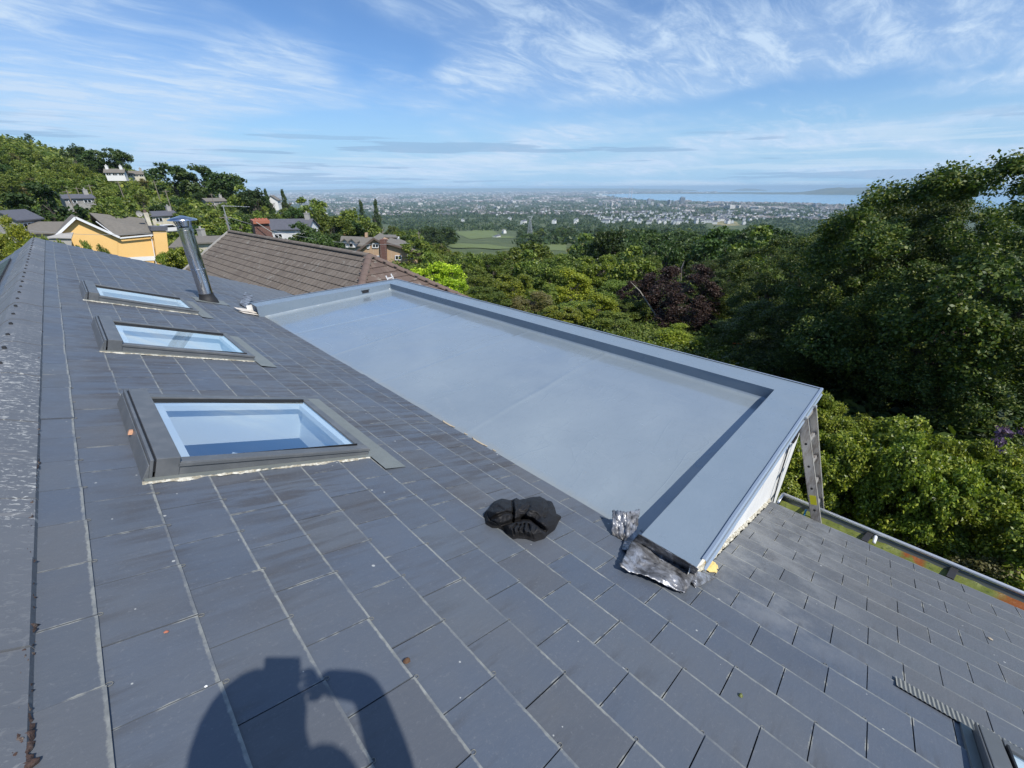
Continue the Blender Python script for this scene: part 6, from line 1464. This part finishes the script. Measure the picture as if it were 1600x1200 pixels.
for (px0, px1, y0, y1, n) in ((935, 1075, 332, 352, 75), (1020, 1180, 335, 352, 70), (1090, 1300, 330, 347, 40), (700, 960, 322, 352, 25), (1180, 1340, 326, 345, 30)):
    for _ in range(n):
        px, py = g_.uniform(px0, px1), g_.uniform(y0, y1); r = ray_ground(px, py)
        if r is None or r < 1150: continue
        p = on(px, r); q = empty  # a single-mesh thing
        o = bpy.data.objects.new('estate_house', g_.choice(MH)); COL.objects.link(o); o.scale = (1.25, 1.25, 1.25); o.location = p+Vector((0, 0, 5)); o.rotation_euler = (0, 0, g_.choice((0.4, 1.97, 0.7))+g_.uniform(-.1, .1))
        tag(o, 'small white estate house with a grey roof on the slope beyond the woods', 'house', 'white houses of the estate beyond the woods'); cnt += 1
print('estate', cnt)
# apartment and office blocks
M['block_a'] = mat('block_pale', (0.58, 0.56, 0.52), 0.8); M['block_b'] = mat('block_grey', (0.26, 0.28, 0.31), 0.6)
for (px, py, hpx, wpx, mk) in ((940, 319, 5, 7, 'b'), (948, 320, 5, 3, 'a'), (957, 320, 6, 4, 'a'), (968, 321, 4, 6, 'a'), (981, 317, 5, 4, 'b'), (992, 319, 4, 7, 'a'), (1006, 315, 6, 5, 'a'), (1016, 317, 8, 7, 'b'), (1022, 319, 5, 6, 'a'), (1034, 321, 4, 8, 'a'), (1048, 318, 7, 5, 'b'), (1058, 318, 6, 5, 'a'), (1068, 316, 9, 7, 'b'), (1080, 321, 3, 8, 'a'), (1096, 322, 4, 7, 'a'), (1118, 321, 5, 12, 'b'), (1133, 322, 5, 5, 'a'), (1145, 324, 5, 14, 'a'), (1158, 323, 4, 6, 'a'), (1188, 324, 3, 20, 'a'), (1190, 329, 3, 16, 'a'), (1225, 325, 3, 18, 'a'), (1245, 328, 3, 14, 'a'), (1280, 322, 4, 6, 'b'), (1300, 322, 4, 6, 'a'), (655, 318, 3, 12, 'a'), (775, 314, 3, 10, 'a'), (800, 315, 3, 12, 'a'), (585, 322, 3, 9, 'a'), (572, 322, 3, 6, 'a')):
    r = ray_ground(px, py+2.5) or 4000; r = min(r, 6500); p = on(px, r); k = r/F_PX/1.15; w, h = wpx*k, hpx*k
    root = empty('apartment_block', p, -math.radians(30)+px, 'flat-roofed block of several storeys in the town before the bay', 'building', 'flat-roofed blocks in the town')
    mb = MB(); mb.box(-w/2, w/2, -w*.3, w*.3, -4, h); mb.box(-w*.2, w*.1, -w*.15, w*.15, h, h*1.12); mb.build('wall', M['block_'+mk], root)
    mb = MB(); nf = max(2, int(h/3.4))
    for f in range(nf):
        z0 = (f+.35)*h/nf; mb.box(-w/2*.94, w/2*.94, -w*.3-.15, w*.3+.15, z0, z0+h/nf*.45)
    mb.build('window_bands', M['dark_glass'], root)
# twin striped power station chimneys, floodlight masts by the trees
M['stack'] = mat('stack_paint', rough=0.7, build=lambda n: n.color(n.mix(n.math('GREATER_THAN', n.math('SINE', n.math('MULTIPLY', n.sep(n.coord())[2], 0.30)), 0.0), (0.62, 0.60, 0.60), (0.55, 0.40, 0.40))))
for px in (983.5, 987.5):
    p = on(px, 10200); mb = MB(); mb.lathe((0, 0, 0), [(8, 0), (5.5, 150), (4.0, 205), (0, 205)], 14); o = mb.build('power_station_chimney', M['stack']); o.location = p
    tag(o, 'tall slender striped chimney on the shore of the bay, '+('left' if px < 985 else 'right')+' one of the pair', 'chimney')
p = on(940, 10300); mb = MB(); mb.box(-110, 110, -40, 40, -3, 28); mb.box(-60, 20, -45, 30, 28, 60); mb.lathe((60, 0, 0), [(5, 0), (4, 110), (0, 110)], 8); o = mb.build('harbour_works', M['white_wall']); o.location = p; o.rotation_euler = (0, 0, -.9)
tag(o, 'white industrial works at the edge of the harbour', 'building')
for k, px in enumerate((1337, 1346, 1292, 1302)):
    p = on(px, 2300 if k < 2 else 3400); h = 62 if k < 2 else 50
    mb = MB(); 
    for s in (-1, 1): mb.bar((s*3, 0, 0), (s*1.2+5, 0, h), 1.3)
    for j in range(7): mb.bar((-3+8*j/8, 0, h*j/7), (3+4*j/8, 0, h*(j+1)/7), .8)
    mb.bar((1, 0, h), (11, 0, h*1.02), 2.0); o = mb.build('floodlight_mast', M['galv'], fix=False); o.location = p; o.rotation_euler = (0, 0, -.9)
    tag(o, 'pale lattice mast beyond the trees on the right', 'mast', 'lattice masts beyond the trees on the right')

# ---------------------------------------------------------------- the photographer, whose shadow falls on the slates
def sh(px, py, behind):
    "point of the body whose shadow falls at this pixel; behind = metres behind the lens plane"
    r = ray(px, py); P = r*(-DD/nrm.dot(r)); return P-anti*((P.dot(fwd)+behind)/anti.dot(fwd))
def skin(name, pts, edges, rad, m, parent=None, sub=2):
    me = bpy.data.meshes.new(name); me.from_pydata([tuple(p) for p in pts], edges, []); me.materials.append(m)
    o = bpy.data.objects.new(name, me); COL.objects.link(o)
    if parent: o.parent = parent; o.matrix_parent_inverse = Matrix.Translation(-Vector(parent.location))
    sm = o.modifiers.new('skin', 'SKIN'); sm.use_smooth_shade = True
    if not me.skin_vertices: 
        bpy.context.view_layer.objects.active = o
    for v, r in zip(me.skin_vertices[0].data, rad): v.radius = (r, r) if not isinstance(r, tuple) else r
    me.skin_vertices[0].data[0].use_root = True
    o.modifiers.new('sub', 'SUBSURF').render_levels = sub; o.modifiers['sub'].levels = sub
    return o
CAMB = -fwd*0.06                                    # phone just behind the lens position
per = empty('person', (-0.55, -0.95, -1.2), label='person crouching on the ridge and holding up a phone, seen only by their shadow', cat='person')
M['jacket'] = mat('dark_clothes', (0.03, 0.035, 0.05), 0.8); M['skin'] = mat('skin', (0.5, 0.32, 0.24), 0.5)
LH = sh(445, 1046, .16); LE = sh(385, 1128, .22); LS = sh(392, 1240, .34)
RH = sh(500, 1064, .08); RE = sh(572, 1074, .12); RS = sh(622, 1225, .30)
NK = sh(508, 1320, .40); HD = sh(512, 1262, .38)
down = Vector((0, 0, -1)); bk = -fh
CH = NK+down*0.16+bk*0.06; PV = NK+down*0.55+bk*0.16
HL, HR = PV-rt*0.10, PV+rt*0.10
def foot(u, y): return S(u, y, 0.03)
FL, FR = foot(0.12, -0.55), foot(0.42, -0.75)
KL, KR = (HL+FL)/2+fh*0.16+Vector((0, 0, .1)), (HR+FR)/2+fh*0.10+Vector((0, 0, .1))
pts = [PV, CH, NK, HD-Vector((0, 0, .02)), LS, LE, LH, RS, RE, RH, HL, KL, FL, HR, KR, FR, FL+fh*.14+Vector((0, 0, -.0)), FR+fh*.14]
edges = [(0, 1), (1, 2), (2, 3), (1, 4), (4, 5), (5, 6), (1, 7), (7, 8), (8, 9), (0, 10), (10, 11), (11, 12), (0, 13), (13, 14), (14, 15), (12, 16), (15, 17)]
rad = [.14, .16, .055, .06, .15, .165, .112, .065, .048, .035, .10, .065, .045, .10, .065, .045, .035, .035]
body = skin('body', pts, edges, rad, M['jacket'], per)
mb = MB(); c = HD; mb.grid(20, 14, lambda s, t: c+Vector((0.078*math.sin(math.pi*t)*math.cos(6.2832*s), 0.095*math.sin(math.pi*t)*math.sin(6.2832*s), 0.12*math.cos(math.pi*t))))
hd = mb.build('head', M['skin'], per, Matrix.Translation(-Vector(per.location)), smooth=True)
mb = MB(); mb.grid(20, 8, lambda s, t: c+Vector((0.088*math.sin(1.7*t)*math.cos(6.2832*s), 0.105*math.sin(1.7*t)*math.sin(6.2832*s), 0.02+0.115*math.cos(1.7*t)))); mb.build('hair', M['rubber'], hd, Matrix.Identity(4), smooth=True)
# sleeve fullness of the left arm and a hand with fingers on each side of the phone
for (H, sgn) in ((LH, -1), (RH, 1)):
    pts = [H]; ed = []; rd = [.030]
    tip = -fwd*0.05
    for f in range(4):
        b0 = H+c_up*(0.030-0.020*f)-c_right*sgn*0.020; k = len(pts); pts += [b0, b0-c_right*sgn*0.022+fwd*0.004, b0-c_right*sgn*0.034-fwd*0.012]; ed += [(0, k), (k, k+1), (k+1, k+2)]; rd += [.010, .009, .007]
    k = len(pts); pts += [H+c_up*(-0.045)-c_right*sgn*.01, H+c_up*(-0.05)-c_right*sgn*.045]; ed += [(0, k), (k, k+1)]; rd += [.012, .009]
    skin('hand', pts, ed, rd, M['skin'], per, 1)
mb = MB(); P0 = -fwd*0.012
def PB(a, b, c_): return P0+c_right*a+c_up*b-fwd*c_
mb.hexa([PB(-.044, -.026, 0), PB(.044, -.026, 0), PB(.044, .026, 0), PB(-.044, .026, 0)], [PB(-.044, -.026, .008), PB(.044, -.026, .008), PB(.044, .026, .008), PB(-.044, .026, .008)])
tag(mb.build('phone', M['black_plastic']), 'phone held up in both hands by the person on the ridge', 'phone')

# ---------------------------------------------------------------- haze
mb = MB(); mb.box(-95000, 95000, -95000, 95000, -212, 60)
hm = bpy.data.materials.new('haze'); hm.use_nodes = True; nt = hm.node_tree; nt.nodes.clear(); ho = nt.nodes.new('ShaderNodeOutputMaterial'); pv = nt.nodes.new('ShaderNodeVolumePrincipled')
pv.inputs['Density'].default_value = 5.5e-5; pv.inputs['Color'].default_value = (0.58, 0.81, 1.0, 1); pv.inputs['Anisotropy'].default_value = -0.2; nt.links.new(pv.outputs[0], ho.inputs['Volume'])
hzo = mb.build('haze', hm); tag(hzo, kind='stuff', label='thin blue haze over the plain and the bay', cat='haze')
